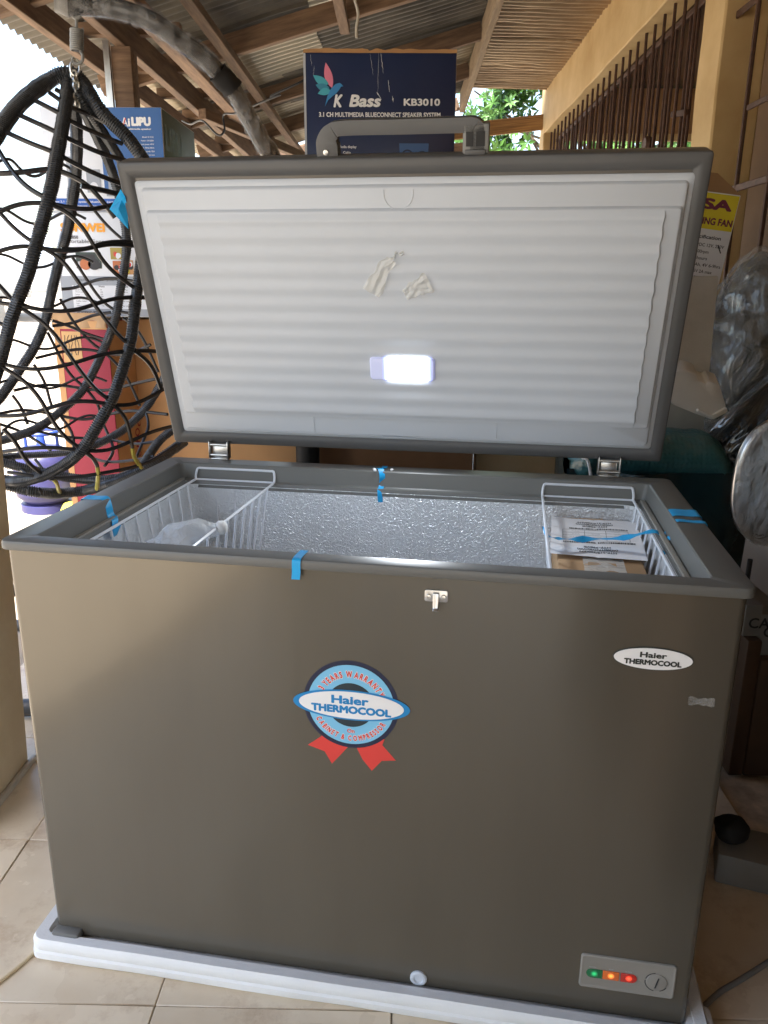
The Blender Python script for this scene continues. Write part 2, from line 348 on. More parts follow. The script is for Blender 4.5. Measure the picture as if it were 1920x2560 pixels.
for i in range(-2, 4):
    for j in range(-13, 18):
        x0, x1 = -.81+.406*i+0*1, -.81+.406*(i+1)
        if i == -2: continue
        cx, cy = -.81+.406*(i+.5), 1.037+.405*(j+.5)
        if cy > 8.4 or cx > WX+.1: continue
        if proto is None:
            proto = tb.build('tile', M_['tile'], fl, bevel=.0015, seg=1); o = proto
        else: o = inst(proto)
        o.location = (cx, cy, random.uniform(-.0006, .0006))
tb2 = MB(); tb2.box(-.0925, -.2005, -.011, .0925, .2005, 0); p2 = None
for j in range(-13, 18):
    if p2 is None: p2 = tb2.build('tile', M_['tile'], fl, bevel=.0015, seg=1); o = p2
    else: o = inst(p2)
    o.location = (-.905, 1.037+.405*(j+.5), 0)
tb3 = MB(); tb3.box(-.15, -.2005, -.011, .15, .2005, 0); p3 = None
for j in range(-13, 18):
    if p3 is None: p3 = tb3.build('tile', M_['tile'], fl, bevel=.0015, seg=1); o = p3
    else: o = inst(p3)
    o.location = (-.81+.406*5+.152-.0, 1.037+.405*(j+.5), 0)

# ================================================================ pillar at the left edge of the picture
pl = empty('porch_pillar', (-.942, 1.734, 0), 0, 'weathered yellow plastered pillar at the left edge beside the freezer', 'pillar')
pt_ = atY(3, 1010, 1.734); lean = (pt_.x+.942)/pt_.z                # it leans outwards a little
b = MB()
def pf(z): return [(x+lean*z+.002*noise.noise(V((x*9, y*9, z*7))), y+.003*noise.noise(V((x*9+5, y*9, z*7))), z) for x, y in rrect(-.22, -.30, 0, 0, .012, 2)]
b.loft([pf(k*.08) for k in range(0, 29)])
b.build('shaft', M_['oldwall'], pl, smooth=True)
b = MB(); b.box(-.23, -.316, 0, .014, -.302, .016); b.box(.002, -.302, 0, .014, .012, .016); b.build('skirting', M_['cable'], pl, bevel=.003)
b = MB(); b.loft([[(-.30, -.46, .001), (-.10, -.46, .001), (-.02, -.34, .001), (.0, -.318, .001), (-.30, -.318, .001)], [(-.30, -.46, .006), (-.10, -.46, .006), (-.02, -.34, .006), (.0, -.318, .006), (-.30, -.318, .006)]])
b.build('broken_tile', M_['brownbase'], pl)

# ================================================================ the roof
RX, RZ, SL = .56, 2.99, .28
roof = empty('porch_roof', (0, 2, 2.9), 0, 'lean-to porch roof of corrugated zinc sheets on brown timber rafters', 'roof')
RM = Matrix.Translation((0, -2, -2.9))
def sheet(x0, z0, x1, z1, y0, y1, mt, sag=0, seed=0, dent=0, pitch=.076, amp=.009, nx=14):
    c = V(((x0+x1)/2, (y0+y1)/2, (z0+z1)/2)); b = MB()
    ny = max(4, int((y1-y0)/pitch*8))
    def fn(u, v):
        x = x0+(x1-x0)*u; y = y0+(y1-y0)*v; z = z0+(z1-z0)*u
        ph = (y/pitch)*2*pi
        z += amp*cos(ph)
        q = noise.noise(V((x*2.2+seed, y*1.1, seed)))
        z += sag*q*.012
        if dent: z += dent*.02*max(0, noise.noise(V((x*5, y*9, seed+3.3)))-.1)
        if u in (0, 1): x += .012*noise.noise(V((y*4, seed, u)))
        return (x-c.x, y-c.y, z-c.z)
    b.grid(fn, nx, ny)
    o = b.build('roofing_sheet', mt, roof, smooth=True); o.location = c-V((0, 2, 2.9)); return o
seq = ['zincold','zincnew','zincold','zincold','zincnew','zincold','zincold','zincnew','zincold','zincnew','zincold','zincnew']
y = -4.4; k = 1  # roof runs on unseen behind the camera, lengthened to cut light from there
while y < 7.7:
    h = .006*(k % 2)
    sheet(RX+.06, RZ+h, -.62, RZ+h-SL*1.18, y, y+.80, M_[seq[k % 12]], 1, k*3.1)
    sheet(-.52, RZ+h-.014-SL*1.08, -1.80, RZ+h-.014-SL*2.36, y+.02, y+.82, M_[seq[(k*5+3) % 12]], 1, k*2.3+7)
    sheet(RX-.06, RZ+.02+h, WX+.16, RZ+h-.005, y, y+.79, M_['zincrust'], .7, k*1.7+20, dent=.9)
    y += .735; k += 1
def board(name, p0, p1, wd, ht, mt, parent, up=(0,0,1), off=V((0,0,0)), bev=.003, **kw):
    p0, p1 = V(p0), V(p1); d = p1-p0; ln = d.length; x = d.normalized(); z = V(up)-x*V(up).dot(x); z.normalize(); y_ = z.cross(x)
    M = Matrix((x, y_, z)).transposed().to_4x4(); M.translation = (p0+p1)/2-off
    b = MB(); n = 6
    b.loft([[(ln*(i/n-.5), -wd/2+.002*noise.noise(V((i, ln, 1))), -ht/2+.003*noise.noise(V((i*.7, ln, 5)))), (ln*(i/n-.5), wd/2, -ht/2+.003*noise.noise(V((i*.7, ln, 5)))), (ln*(i/n-.5), wd/2, ht/2), (ln*(i/n-.5), -wd/2+.002*noise.noise(V((i, ln, 1))), ht/2)] for i in range(n+1)])
    return b.build(name, mt, parent, bevel=bev, seg=1, M=M, ang=30, **kw)
RO = V((0, 2, 2.9))
def zr(x): return RZ-SL*(RX-x)-.02
for Yr in (-4.2, -2.9, -1.5, -.3, .9, 2.25, 3.55, 4.85, 6.05, 7.05, 8.25):
    board('rafter', (-1.70, Yr, zr(-1.70)-.065), (RX-.02, Yr, zr(RX)-.075), .05, .11, M_['wood'], roof, off=RO)
for Yr in (.3, 3.0, 5.9):
    board('rafter', (RX+.04, Yr, RZ-.055), (WX+.05, Yr, RZ-.075), .05, .08, M_['wood'], roof, off=RO) if Yr < 2 else None
board('ridge_board', (RX, -4.4, RZ-.11), (RX, 8.05, RZ-.125), .045, .17, M_['wood2'], roof, off=RO)
board('purlin', (-.33, 2.95, zr(-.33)-.12), (-.33, 5.0, zr(-.33)-.12), .055, .05, M_['wood'], roof, off=RO)
board('purlin', (-.95, -4.4, zr(-.95)-.14), (-.95, 8.3, zr(-.95)-.14), .06, .045, M_['wood'], roof, off=RO)
IX, OX, BZ = -1.27, -1.52, CAM.z+1.04
board('wall_plate', (IX, -4.4, BZ+.06), (IX, 8.3, BZ+.06), .05, .12, M_['wood'], roof, off=RO)
board('wall_plate', (IX+.20, 2.2, BZ+.04), (IX+.20, 8.3, BZ+.03), .075, .05, M_['wood'], roof, off=RO)
board('wall_plate', (OX, -4.4, BZ+.045), (OX, 8.3, BZ+.045), .045, .10, M_['wood'], roof, off=RO)
for Yr in (2.25, 3.55, 4.20, 4.85, 5.45, 6.05, 7.05, 8.2):
    zt = zr(IX)-.10
    board('strut', (IX+.005, Yr+.055, BZ-.03), (IX+.005, Yr+.055, zt+.03), .05, .06, M_['wood'], roof, off=RO)
    board('tie_block', (OX-.02, Yr-.06, BZ+.13), (IX+.22, Yr-.06, BZ+.13), .05, .055, M_['wood'], roof, off=RO)
    board('strut', (OX+.01, Yr-.01, BZ+.09), (OX+.01, Yr-.01, zr(OX)-.09), .05, .05, M_['wood'], roof, off=RO)
board('fascia_board', (-1.72, 8.34, BZ+.12), (RX+.1, 8.34, BZ+.30), .03, .10, M_['wood'], roof, off=RO)
board('fascia_board', (-1.3, 8.2, BZ-.10), (.5, 8.2, BZ-.04), .03, .07, M_['wood'], roof, off=RO)
board('brace', (IX+.05, 5.2, BZ-.02), (-.5, 8.2, BZ+.02), .05, .06, M_['wood'], roof, off=RO)
board('brace', (-1.0, 8.1, BZ-.3), (-.35, 8.2, BZ+.25), .05, .06, M_['wood'], roof, off=RO)
for i, xx in enumerate((-.78, -.35, .05)):
    board('strut', (xx, 8.23, BZ-.25), (xx, 8.23, zr(xx)-.1), .06, .06, M_['wood'], roof, off=RO)
# post that carries the wall plate
ps = empty('porch_post', (-1.27, 3.95, 0), 0, 'dark timber post under the wall plate behind the stacked boxes', 'post')
b = MB(); b.box(-.045, -.045, -.14, .045, .045, BZ); b.build('shaft', M_['wood'], ps, bevel=.004)
b = MB(); b.box(-.075, -.06, BZ-.95, -.048, -.035, BZ+.02); b.build('metal_strap', M_['chrome'], ps)
# thin wires hanging below the rafters
b = MB()
pts = [atY(*q1(1080, 715), 5.2), atY(*q1(1130, 735), 5.1), atY(*q1(1200, 715), 5.0), atY(*q1(1290, 800), 4.9), atY(*q1(1330, 770), 4.9), atY(*q1(1325, 680), 4.9), atY(*q1(1400, 670), 4.7), atY(*q1(1540, 610), 4.5), atY(*q1(1659, 560), 4.4), atY(*q3(180, 570), 4.4), atY(*q3(350, 490), 4.3), atY(*q3(430, 440), 4.3)]
b.tube(spline(pts, 6), .006, 6); b.build('hanging_cable', M_['rope'], label='thin black cable slung under the rafters behind the chair stand', cat='cable')
b = MB(); b.tube(spline([atY(*q3(680, 0), 3.6), atY(*q3(700, 80), 3.6), atY(*q3(690, 160), 3.6), atY(*q3(690, 225), 3.6)], 6), .006, 6); b.build('hanging_cable', M_['cable'], label='pale cord dangling beside the short roof purlin above the navy box', cat='cable')

# ================================================================ the shop wall with its grilles
HB, HT = CAM.z+1.435, CAM.z+1.80
shop = empty('shop_wall', (WX, 3, 0), 0, 'yellow plastered shop front with a long beam, pillars and dark inside', 'wall')
SO = V((WX, 3, 0))
def blk(name, x0, y0, z0, x1, y1, z1, mt, parent=shop, bev=.008, off=SO, div=10):
    b = MB(); c = V(((x0+x1)/2, (y0+y1)/2, (z0+z1)/2))
    b.box(x0-c.x, y0-c.y, z0-c.z, x1-c.x, y1-c.y, z1-c.z)
    o = b.build(name, mt, parent, bevel=bev); o.location = c-off; return o
# beam with uneven plaster underside
b = MB(); ls = []
for i in range(61):
    Y = -4.4+(8.33+4.4)*i/60; e = .012*noise.noise(V((Y*1.7, 0, 3)))+.006*noise.noise(V((Y*6, 1, 3)))
    ls.append([(0, Y-3, HB+e), (.16, Y-3, HB-.005+e*.5), (.16, Y-3, HT+.14), (0, Y-3, HT+.14)])
b.loft(ls); b.build('beam', M_['yellowwall'], shop, bevel=.006, seg=1)
def column(y0, y1, z1=HB):
    b = MB(); ls = []
    for i in range(24):
        z = z1*i/23; e = .006*noise.noise(V((z*3, y0, 0)))
        ls.append([(-.004+e, y0-3+e, z+.0), (.19, y0-3, z), (.19, y1-3, z), (-.004+e, y1-3-e*1.4, z)])
    b.loft(ls); b.build('pillar', M_['yellowwall'], shop, bevel=.008, seg=1)
column(3.73, 3.99); column(8.10, 8.32); column(-.6, -.35); column(-4.4, -4.1)
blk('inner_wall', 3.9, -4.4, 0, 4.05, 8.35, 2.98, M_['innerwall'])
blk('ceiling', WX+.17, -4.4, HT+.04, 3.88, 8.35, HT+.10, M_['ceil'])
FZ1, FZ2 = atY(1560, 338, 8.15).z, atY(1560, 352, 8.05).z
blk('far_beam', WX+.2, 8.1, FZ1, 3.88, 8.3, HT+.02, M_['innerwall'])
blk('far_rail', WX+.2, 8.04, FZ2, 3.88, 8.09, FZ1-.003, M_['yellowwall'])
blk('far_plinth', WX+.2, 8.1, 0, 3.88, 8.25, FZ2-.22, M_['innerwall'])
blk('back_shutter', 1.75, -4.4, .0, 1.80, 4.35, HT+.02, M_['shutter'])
for k in range(20):
    blk('shutter_batten', 1.728, -4.2+k*.41, .0, 1.747, -4.14+k*.41, HT+.0, M_['darksteel'], bev=.002)
# low brown plinth that the right-hand grille stands on
blk('plinth', WX+.0, -4.3, 0, WX+.12, 3.72, .34, M_['darksteel'])
# iron grille: outer bars between the pillars
gr = empty('window_grille', (WX+.06, 5.5, 0), 0, 'rusty iron bar grille fixed under the long yellow beam', 'grille')
GO = V((WX+.06, 5.5, 0))
b = MB(); b.tube([(0, 0, 0), (0, 0, HB+.01)], .0085, 6); bar0 = b.build('bar', M_['bar'], gr, smooth=True); bar0.location = (0, 4.13-5.5, 0)
Yb = 4.13+.163
while Yb < 8.05: inst(bar0, loc=(0, Yb-5.5, 0)); Yb += .163
for z in (.4, 1.35): board('rail', (WX+.06, 4.0, z), (WX+.06, 8.1, z), .012, .03, M_['bar'], gr, off=GO)
# the gate behind them
gt = empty('iron_gate', (WX+.12, 5.6, 0), 0, 'brown iron gate with close bars and a padlock behind the outer grille', 'gate')
GO = V((WX+.12, 5.6, 0)); GZ = CAM.z+1.36
board('top_rail', (WX+.12, 4.10, GZ), (WX+.12, 8.05, GZ), .03, .03, M_['bar'], gt, off=GO)
board('bottom_rail', (WX+.12, 4.10, .08), (WX+.12, 8.05, .08), .03, .03, M_['bar'], gt, off=GO)
b = MB(); b.tube([(0, 0, .08), (0, 0, GZ)], .008, 6); bar1 = b.build('bar', M_['bar'], gt, smooth=True); bar1.location = (0, 4.2-5.6, 0)
Yb = 4.31
while Yb < 8.0: inst(bar1, loc=(0, Yb-5.6, 0)); Yb += .11
for Yb, zz in ((4.5, 2.08), (4.95, 1.97), (5.05, 1.86), (4.75, 1.75)):
    board('lock_bar', (WX+.10, Yb-.12, zz-.02), (WX+.10, Yb+.12, zz+.015), .02, .03, M_['bar'], gt, off=GO)
b = MB(); b.lathe([(.0, -.02), (.035, -.02), (.045, 0), (.035, .02), (0, .02)], 14, Matrix.Rotation(pi/2, 4, 'Y')); o = b.build('padlock', M_['bar'], gt, smooth=True); o.location = V((WX+.07, 4.92, 2.0))-GO
b = MB(); b.tube([(0, 0, -.35), (0, 0, .1)], .03, 10); o = b.build('bolt_tube', M_['steel'], gt, smooth=True); o.location = V((WX+.16, 4.95, 1.9))-GO
blk('door_leaf', WX+.32, 5.0, 0, WX+.36, 6.2, 1.9, M_['darksteel'], parent=shop)
# the grille right of the near pillar
g2 = empty('side_grille', (WX+.05, 2.3, 0), 0, 'brown iron grille with wide bars at the right edge beside the near pillar', 'grille')
GO = V((WX+.05, 2.3, 0))
b = MB(); b.tube([(0, 0, .34), (0, 0, HB+.01)], .0095, 6); bar2 = b.build('bar', M_['bar'], g2, smooth=True)
ys = [3.52, 3.22, 2.98, 2.74, 2.5, 2.26, 2.02, 1.78, 1.54, 1.30, 1.06, .8, .5, .2]
bar2.location = (0, ys[0]-2.3, 0)
for yy in ys[1:]: inst(bar2, loc=(0, yy-2.3, 0))
for z in (1.02, 1.60, 2.30): board('rail', (WX+.05, .1, z), (WX+.05, 3.73, z), .012, .028, M_['bar'], g2, off=GO)
for ya, yb_, za in ((2.74, 3.0, 1.78), (2.98, 3.22, 2.12), (3.22, 3.5, 1.9)):
    board('rail', (WX+.05, ya, za), (WX+.05, yb_, za), .012, .022, M_['bar'], g2, off=GO)
# tie plank at the far end
a_ = atY(*q4(-60, 715), 8.22); c_ = atY(*q4(445, 655), 8.22)
board('tie_plank', a_, c_+V((.05, 0, 0)), .04, .135, M_['plank'], roof, off=RO)

# ================================================================ trees and yard
def tree(loc, rad, n, seed, label, trunk_h):
    rnd = random.Random(seed)
    T = empty('tree', (loc[0], loc[1], -.14), 0, label, 'tree'); O = V((loc[0], loc[1], -.14))
    b = MB(); c = V(loc)
    b.tube(spline([O-O, V((.05, 0, trunk_h*.4)), V((-.05, .05, trunk_h*.8)), V((0, 0, trunk_h+.6))], 6), lambda t: .14*(1-.6*t), 10, jit=.2)
    b.build('trunk', M_['bark'], T, smooth=True)
    b = MB()
    for k in range(26):
        a = rnd.uniform(0, 2*pi); el = rnd.uniform(-.3, .9)
        e = V((rad[0]*cos(a)*cos(el), rad[1]*sin(a)*cos(el), rad[2]*sin(el)))*rnd.uniform(.75, .98)+c-O
        s0 = V((0, 0, trunk_h+rnd.uniform(-.4, .5)))
        mid = (s0+e)*.5+V((rnd.uniform(-.3, .3), rnd.uniform(-.3, .3), rnd.uniform(-.1, .4)))
        b.tube(spline([s0, mid, e], 5), lambda t: .032*(1-.8*t)+.004, 6)
    b.build('branches', M_['bark'], T, smooth=True)
    b = MB()
    for k in range(n):
        u = V((rnd.gauss(0, 1), rnd.gauss(0, 1), rnd.gauss(0, 1))).normalized()
        r = rnd.uniform(.55, 1.03)**.6
        q = V((u.x*rad[0]*r, u.y*rad[1]*r, u.z*rad[2]*r))
        if noise.noise((q+c)*1.3) < -.16: continue
        p = q+c-O+V((rnd.uniform(-.1, .1),)*3)
        ax = (u+V((rnd.uniform(-.6, .6), rnd.uniform(-.6, .6)-.3, rnd.uniform(-.2, .8)))).normalized()
        o1 = ax.orthogonal().normalized(); o2 = ax.cross(o1); ln = rnd.uniform(.10, .17)
        m_ = rnd.randint(6, 8); ph = rnd.uniform(0, 2*pi)
        for j in range(m_):
            a = ph+2*pi*j/m_+rnd.uniform(-.2, .2); d = (o1*cos(a)+o2*sin(a))
            dd = (d+ax*rnd.uniform(.05, .7)).normalized(); sd_ = ax.cross(d).normalized(); wv = ln*.17
            nn = dd.cross(sd_).normalized()
            P0 = p; P1 = p+dd*ln*.45+sd_*wv; P2 = p+dd*ln-nn*ln*.1; P3 = p+dd*ln*.45-sd_*wv; Pm = p+dd*ln*.5+nn*ln*-.04
            b.add([P0, P1, P2, P3, Pm], [(0, 1, 4), (1, 2, 4), (2, 3, 4), (3, 0, 4)])
    b.build('crown', M_['leaf'], T, kind='stuff')
tree((2.9, 11.8, 3.2), (2.3, 1.3, 2.3), 5200, 3, 'bright green broad-leaved tree just past the far end of the porch', 1.6)
tree((6.4, 13.6, 2.3), (2.6, 1.3, 1.9), 2600, 5, 'green tree seen low through the iron gate bars', 1.2)

# van in the yard
vb = atY(-60, 782, 14); vz = vb.z
van = empty('parked_van', (atY(135, 780, 14).x-2.3, 14, vz), 0, 'white van with tinted side windows parked in the bright yard', 'van')
prof = [(-2.3, .35), (2.15, .35), (2.3, .5), (2.28, .85), (2.12, 1.0), (1.98, 1.42), (1.80, 1.56), (-2.1, 1.58), (-2.28, 1.45), (-2.3, .9)]
b = MB(); b.loft([[(x, -.8, z) for x, z in prof], [(x, .8, z) for x, z in prof]]); b.build('body', M_['vanpaint'], van, bevel=.05)
for x0, x1 in ((-2.0, -1.0), (-.92, .1), (.18, 1.05), (1.12, 1.86)):
    b = MB(); t_ = .12 if x1 > 1.5 else 0
    b.loft([[(x0, y_, .95), (x1, y_, .95), (x1-t_, y_, 1.40), (x0, y_, 1.40)] for y_ in (-.815, -.79)]); b.build('window', M_['glass'], van, bevel=.01)
for x in (-1.45, 1.45):
    b = MB(); b.lathe([(.0, -.1), (.30, -.1), (.33, -.05), (.33, .08), (.0, .08)], 24, Matrix.Translation((x, -.76, .33)) @ Matrix.Rotation(pi/2, 4, 'X')); wo = b.build('wheel', M_['tyre'], van, smooth=True)
    b = MB(); b.lathe([(0, .0), (.18, .0), (.2, .01), (0, .012)], 20, Matrix.Translation((x, -.845, .33)) @ Matrix.Rotation(pi/2, 4, 'X')); b.build('rim', M_['bumper'], wo, smooth=True)
b = MB(); b.box(-2.32, -.84, .28, 2.32, -.81, .58); b.build('sill_trim', M_['bumper'], van, bevel=.02)
pipes = empty('pipe_stack', (0, 0, 0), 0, 'row of pale round pipe ends stacked low before the white van', 'pipes')
pipes.location = (vb.x, 12.6, atY(0, 740, 12.6).z)
for k in range(9):
    b = MB(); b.lathe([(.05, -.4), (.075, -.4), (.075, .4), (.05, .4)], 14, Matrix.Rotation(pi/2, 4, 'X'), cap=False); o = b.build('pipe', M_['whitewall'], pipes, smooth=True); o.location = (-.55+k*.165, 0, .0)
b = MB(); b.box(-.8, -.35, -.42, 1.05, .35, -.08); b.build('pallet', M_['bumper'], pipes, bevel=.01)
b = MB(); b.box(-30, 24, 0, -.5, 24.2, 2.0); b.build('yard_wall', M_['whitewall'], label='pale low wall at the far side of the yard', cat='wall')

# ================================================================ the freezer
FL = V((-.79070, 1.0442)); ct, st = cos(TH), sin(TH)
org = V((FL.x*ct-0, 0, 0))
def f2w(x, y, z=0):
    x -= .7907; y += 1.0442; return V((x*ct+y*st, -x*st+y*ct, z))
FW, FD = 1.13, .6477
FM = Matrix.Translation(f2w(0, 0, 0)) @ Matrix.Rotation(-TH, 4, 'Z')
fz = empty('chest_freezer', (0, 0, 0), label='open grey chest freezer with a glowing lamp in its ribbed white lid', cat='freezer', mat=FM)
Z0 = .036                    # bottom of the cabinet
def ring(ins, z, r, n=5, x0=0, y0=0, x1=FW, y1=FD): return [(x, y, z) for x, y in rrect(x0+ins, y0+ins, x1-ins, y1-ins, r, n)]
# cabinet shell (open box with thickness)
b = MB(); b.loft([ring(.008, Z0, .012), ring(.008, LZ-.012, .012), ring(.030, LZ-.012, .012), ring(.030, Z0+.01, .012)], True, True)
b.build('cabinet', M_['cabinet'], fz, smooth=True, ang=30)
# rim
IX0, IX1, IY0, IY1 = .0464, FW-.0517, .0326, FD-.0548
def iring(ins, z, r): return ring(ins, z, r, x0=IX0, y0=IY0, x1=IX1, y1=IY1)
b = MB()
b.loft([ring(.0075, LZ-.0165, .014), ring(.001, LZ-.0155, .016), ring(0, LZ-.014, .016), ring(0, LZ-.005, .016), ring(.0014, LZ-.0014, .015), ring(.005, LZ, .013),
        iring(-.001, LZ, .010), iring(.0012, LZ-.002, .010), iring(.006, LZ-.034, .010), iring(.008, LZ-.036, .010), iring(.018, LZ-.036, .010), iring(.019, LZ-.038, .010),
        iring(.020, LZ-.052, .012)], False, False)
b.build('rim', M_['rim'], fz, smooth=True, ang=35)
b = MB()
b.loft([iring(.0195, LZ-.044, .03), iring(.022, LZ-.20, .03), iring(.026, .16, .03), iring(.05, .13, .03)], False, True)
b.build('inner_liner', M_['liner'], fz, smooth=True, ang=50)
for x0, x1 in ((IX0+.009, IX0+.018), (IX1-.018, IX1-.009)):
    b = MB(); b.box(x0, IY0+.02, LZ-.0357, x1, IY1-.02, LZ-.031); b.build('guide_rail', M_['lightgrey'], fz, bevel=.001)
# front latch
def fpt(x, z, o=.0): return V((x, .008-o, z))
XZ = lambda x, z, o: frame((x, .008-o, z), (1, 0, 0), (0, 0, 1))   # plane of the front face, z axis pointing out of it
la = slab('latch_plate', rrect(-.017, -.009, .017, .009, .003), .002, M_['chrome'], fz, XZ(.695, LZ-.045, .0002), bevel=.0005)
for x in (-.011, .011):
    b = MB(); b.lathe([(0, .002), (.0042, .002), (.0036, .0042), (0, .0048)], 14, Matrix.Translation((x, -.001, 0))); b.build('screw', M_['steel'], la, smooth=True)
b = MB(); b.loft([[(x, y_, z) for x in (-.0045, .0045) for y_ in ()] or [(-.0045, .006, .002), (.0045, .006, .002), (.0045, .006, .007), (-.0045, .006, .007)],
    [(-.0045, -.004, .002), (.0045, -.004, .002), (.0045, -.004, .008), (-.0045, -.004, .008)], [(-.004, -.016, .002), (.004, -.016, .002), (.004, -.016, .010), (-.004, -.016, .010)], [(-.004, -.021, .009), (.004, -.021, .009), (.004, -.019, .013), (-.004, -.019, .013)]])
b.build('hook', M_['chrome'], la, bevel=.0008)
# warranty sticker (flat print in thin layers)
SC = .151/910
stk = slab('warranty_sticker', ell(0, 0, .0755, .0755), .0004, M_['st_navy'], fz, XZ(.5668, LZ-.2365, .0001))
def sp(px, py): return ((px-738)*SC, (666-py)*SC+.0006)
def tails(pp): return [sp(*p) for p in pp]
slab('ribbon_tail', tails([(420, 990), (455, 1030), (315, 1143), (480, 1195), (550, 1322), (640, 1210), (705, 1125), (700, 1060)]), .0003, M_['st_red'], stk, Matrix.Translation((0, 0, -.00005)))
slab('ribbon_tail', tails([(800, 1060), (795, 1125), (850, 1240), (940, 1355), (1035, 1235), (1170, 1215), (1040, 1065), (1060, 1000)]), .0003, M_['st_red'], stk, Matrix.Translation((0, 0, -.00005)))
def lay(name, poly, z, mt): return slab(name, poly, .0003, mt, stk, Matrix.Translation((0, 0, z)))
lay('print_ring', ell(0, 0, .0683, .0683), .0005, M_['st_cyan']); lay('print_disc', ell(0, 0, .0378, .0378), .0009, M_['st_black'])
lay('print_oval', ell(.0005, 0, .0925, .0258, 80, 0), .0013, M_['st_blue']); lay('print_oval', ell(.0005, 0, .083, .0232, 80, 0), .0017, M_['st_white'])
text_obj('lettering', [L('Haier', -.001, .0024, .059, .0132, 'c', bold=.045), L('THERMOCOOL', .0005, -.0134, .127, .0116, 'c', bold=.065)], M_['st_blue'], stk, Matrix.Translation((0, 0, .0022)))
def arc_text(body, R, a0, a1, h, z, inward, mt, bold, sx=.62):
    b = MB(); chars = body; wds = []
    for ch in chars:
        if ch == ' ': wds.append(.30); continue
        vs_, fs = text_raw(ch, 0); xs = [p[0] for p in vs_]; wds.append(max(xs)-min(xs)+.10)
    tot = sum(wds); acc = 0
    for ch, wd in zip(chars, wds):
        f = (acc+wd/2)/tot; acc += wd
        if ch == ' ': continue
        a = radians(a0+(a1-a0)*f); c = V((R*cos(a), R*sin(a), z))
        rot = a-pi/2 if not inward else a+pi/2
        text_into(b, ch, 0, -h/2, None, h, 'c', bold=bold, M=Matrix.Translation(c) @ Matrix.Rotation(rot, 4, 'Z') @ Matrix.Diagonal((sx, 1, 1, 1)))
    return b
for bold, mt, z in ((.13, 'st_white', .0009), (.05, 'st_letter', .0012)):
    b = arc_text('3 YEARS WARRANTY', .0530, 154, 21, .0098, z, False, M_[mt], bold); 
    b2 = arc_text('CABINET & COMPRESSOR', .0578, 205, 334, .0085, z, True, M_[mt], bold)
    b.add(b2.v, b2.f); text_into(b, 'On', 0, -.0482, .0120, .0066, 'c', z=z, bold=bold*.6)
    b.build('lettering', M_[mt], stk)
# brand badge
bd = slab('badge', ell(0, 0, .0555, .0178), .001, M_['badge_ink'], fz, XZ(1.0055, LZ-.1175, .0001))
slab('badge_face', ell(0, 0, .0538, .0163), .0008, M_['st_white'], bd, Matrix.Translation((0, 0, .0012)))
text_obj('lettering', [L('Haier', 0, .0022, .037, .0080, 'c', bold=.045), L('THERMOCOOL', 0, -.0090, .079, .0074, 'c', bold=.065)], M_['badge_ink'], bd, Matrix.Translation((0, 0, .0024)))
# torn clear tape scrap on the front, right
b = MB(); b.grid(lambda u, v: ((u-.5)*.036, (v-.5)*(.012+.006*noise.noise(V((u*4, 0, 0)))), .0012+.0018*noise.noise(V((u*9, v*5, 1)))), 14, 6); b.build('tape_scrap', M_['clearfilm'], fz, smooth=True, M=XZ(1.078, LZ-.178, .0003))
# control panel
cp = empty('control_panel', (0, 0, 0)); cp.parent = fz; cp.matrix_local = XZ(1.0215, LZ-.6800, .0002)
def prr(w_, h_, r): return rrect(-w_/2, -h_/2, w_/2, h_/2, r)
b = MB(); lp = lambda w_, h_, r, z: [(x, y_, z) for x, y_ in prr(w_, h_, r)]
b.loft([lp(.149, .066, .005, 0), lp(.148, .065, .005, .0025), lp(.144, .061, .004, .0035), lp(.139, .056, .004, .0025)]); b.build('panel_plate', M_['lightgrey'], cp, smooth=True, ang=35)
def lens_(x, y_, kind, base, em, s_):
    m = mat('indicator_'+kind, base, .25, coat=.5, var=.05)
    nt_ = m.node_tree; p = nt_.nodes['Principled BSDF']; tc_ = nt_.nodes.new('ShaderNodeTexCoord'); ln_ = nt_.nodes.new('ShaderNodeVectorMath'); ln_.operation = 'LENGTH'
    nt_.links.new(tc_.outputs['Object'], ln_.inputs[0]); mr = nt_.nodes.new('ShaderNodeMapRange'); mr.inputs[1].default_value = .0; mr.inputs[2].default_value = .007; mr.inputs[3].default_value = s_; mr.inputs[4].default_value = s_*.04; mr.interpolation_type = 'SMOOTHSTEP'
    nt_.links.new(ln_.outputs['Value'], mr.inputs[0]); nt_.links.new(mr.outputs[0], p.inputs['Emission Strength']); p.inputs['Emission Color'].default_value = list(em)+[1]
    w_, h_ = .0255, .0165; P = []
    for i in range(13):
        a = radians(-90+180*i/12); P.append((w_/2-h_/2+cos(a)*h_/2, sin(a)*h_/2)) if kind != 'green' and kind == 'red' else None
    if kind == 'red': P = P+[(-w_/2, h_/2), (-w_/2, -h_/2)]
    elif kind == 'green': P = [(w_/2, -h_/2), (w_/2, h_/2)]+[(-w_/2+h_/2-cos(a)*h_/2, sin(a)*h_/2) for a in [radians(90-180*i/12) for i in range(13)]]
    else: P = [(-w_/2, -h_/2), (w_/2, -h_/2), (w_/2, h_/2), (-w_/2, h_/2)]
    slab('indicator_light', P, .0018, m, cp, Matrix.Translation((x, y_, .0026)), bevel=.0005, label=kind+' indicator light')
lens_(-.0520, -.002, 'green', (.008,.09,.04), (.05,1,.3), .22); lens_(-.0258, -.002, 'orange', (.48,.10,.02), (1,.22,.04), .9); lens_(.0022, -.002, 'red', (.28,.012,.012), (1,.07,.03), .8)
b = MB(); b.lathe([(.0, .0026), (.0165, .0026), (.016, .0040), (.0145, .0045), (.0, .0045)], 30); o = b.build('knob', M_['lightgrey'], cp, smooth=True, ang=30); o.location = (.0455, -.003, 0)
b = MB(); b.box(-.0008, -.010, .0046, .0008, .010, .0054, Matrix.Rotation(-.2, 4, 'Z')); b.build('pointer', M_['ink'], o)
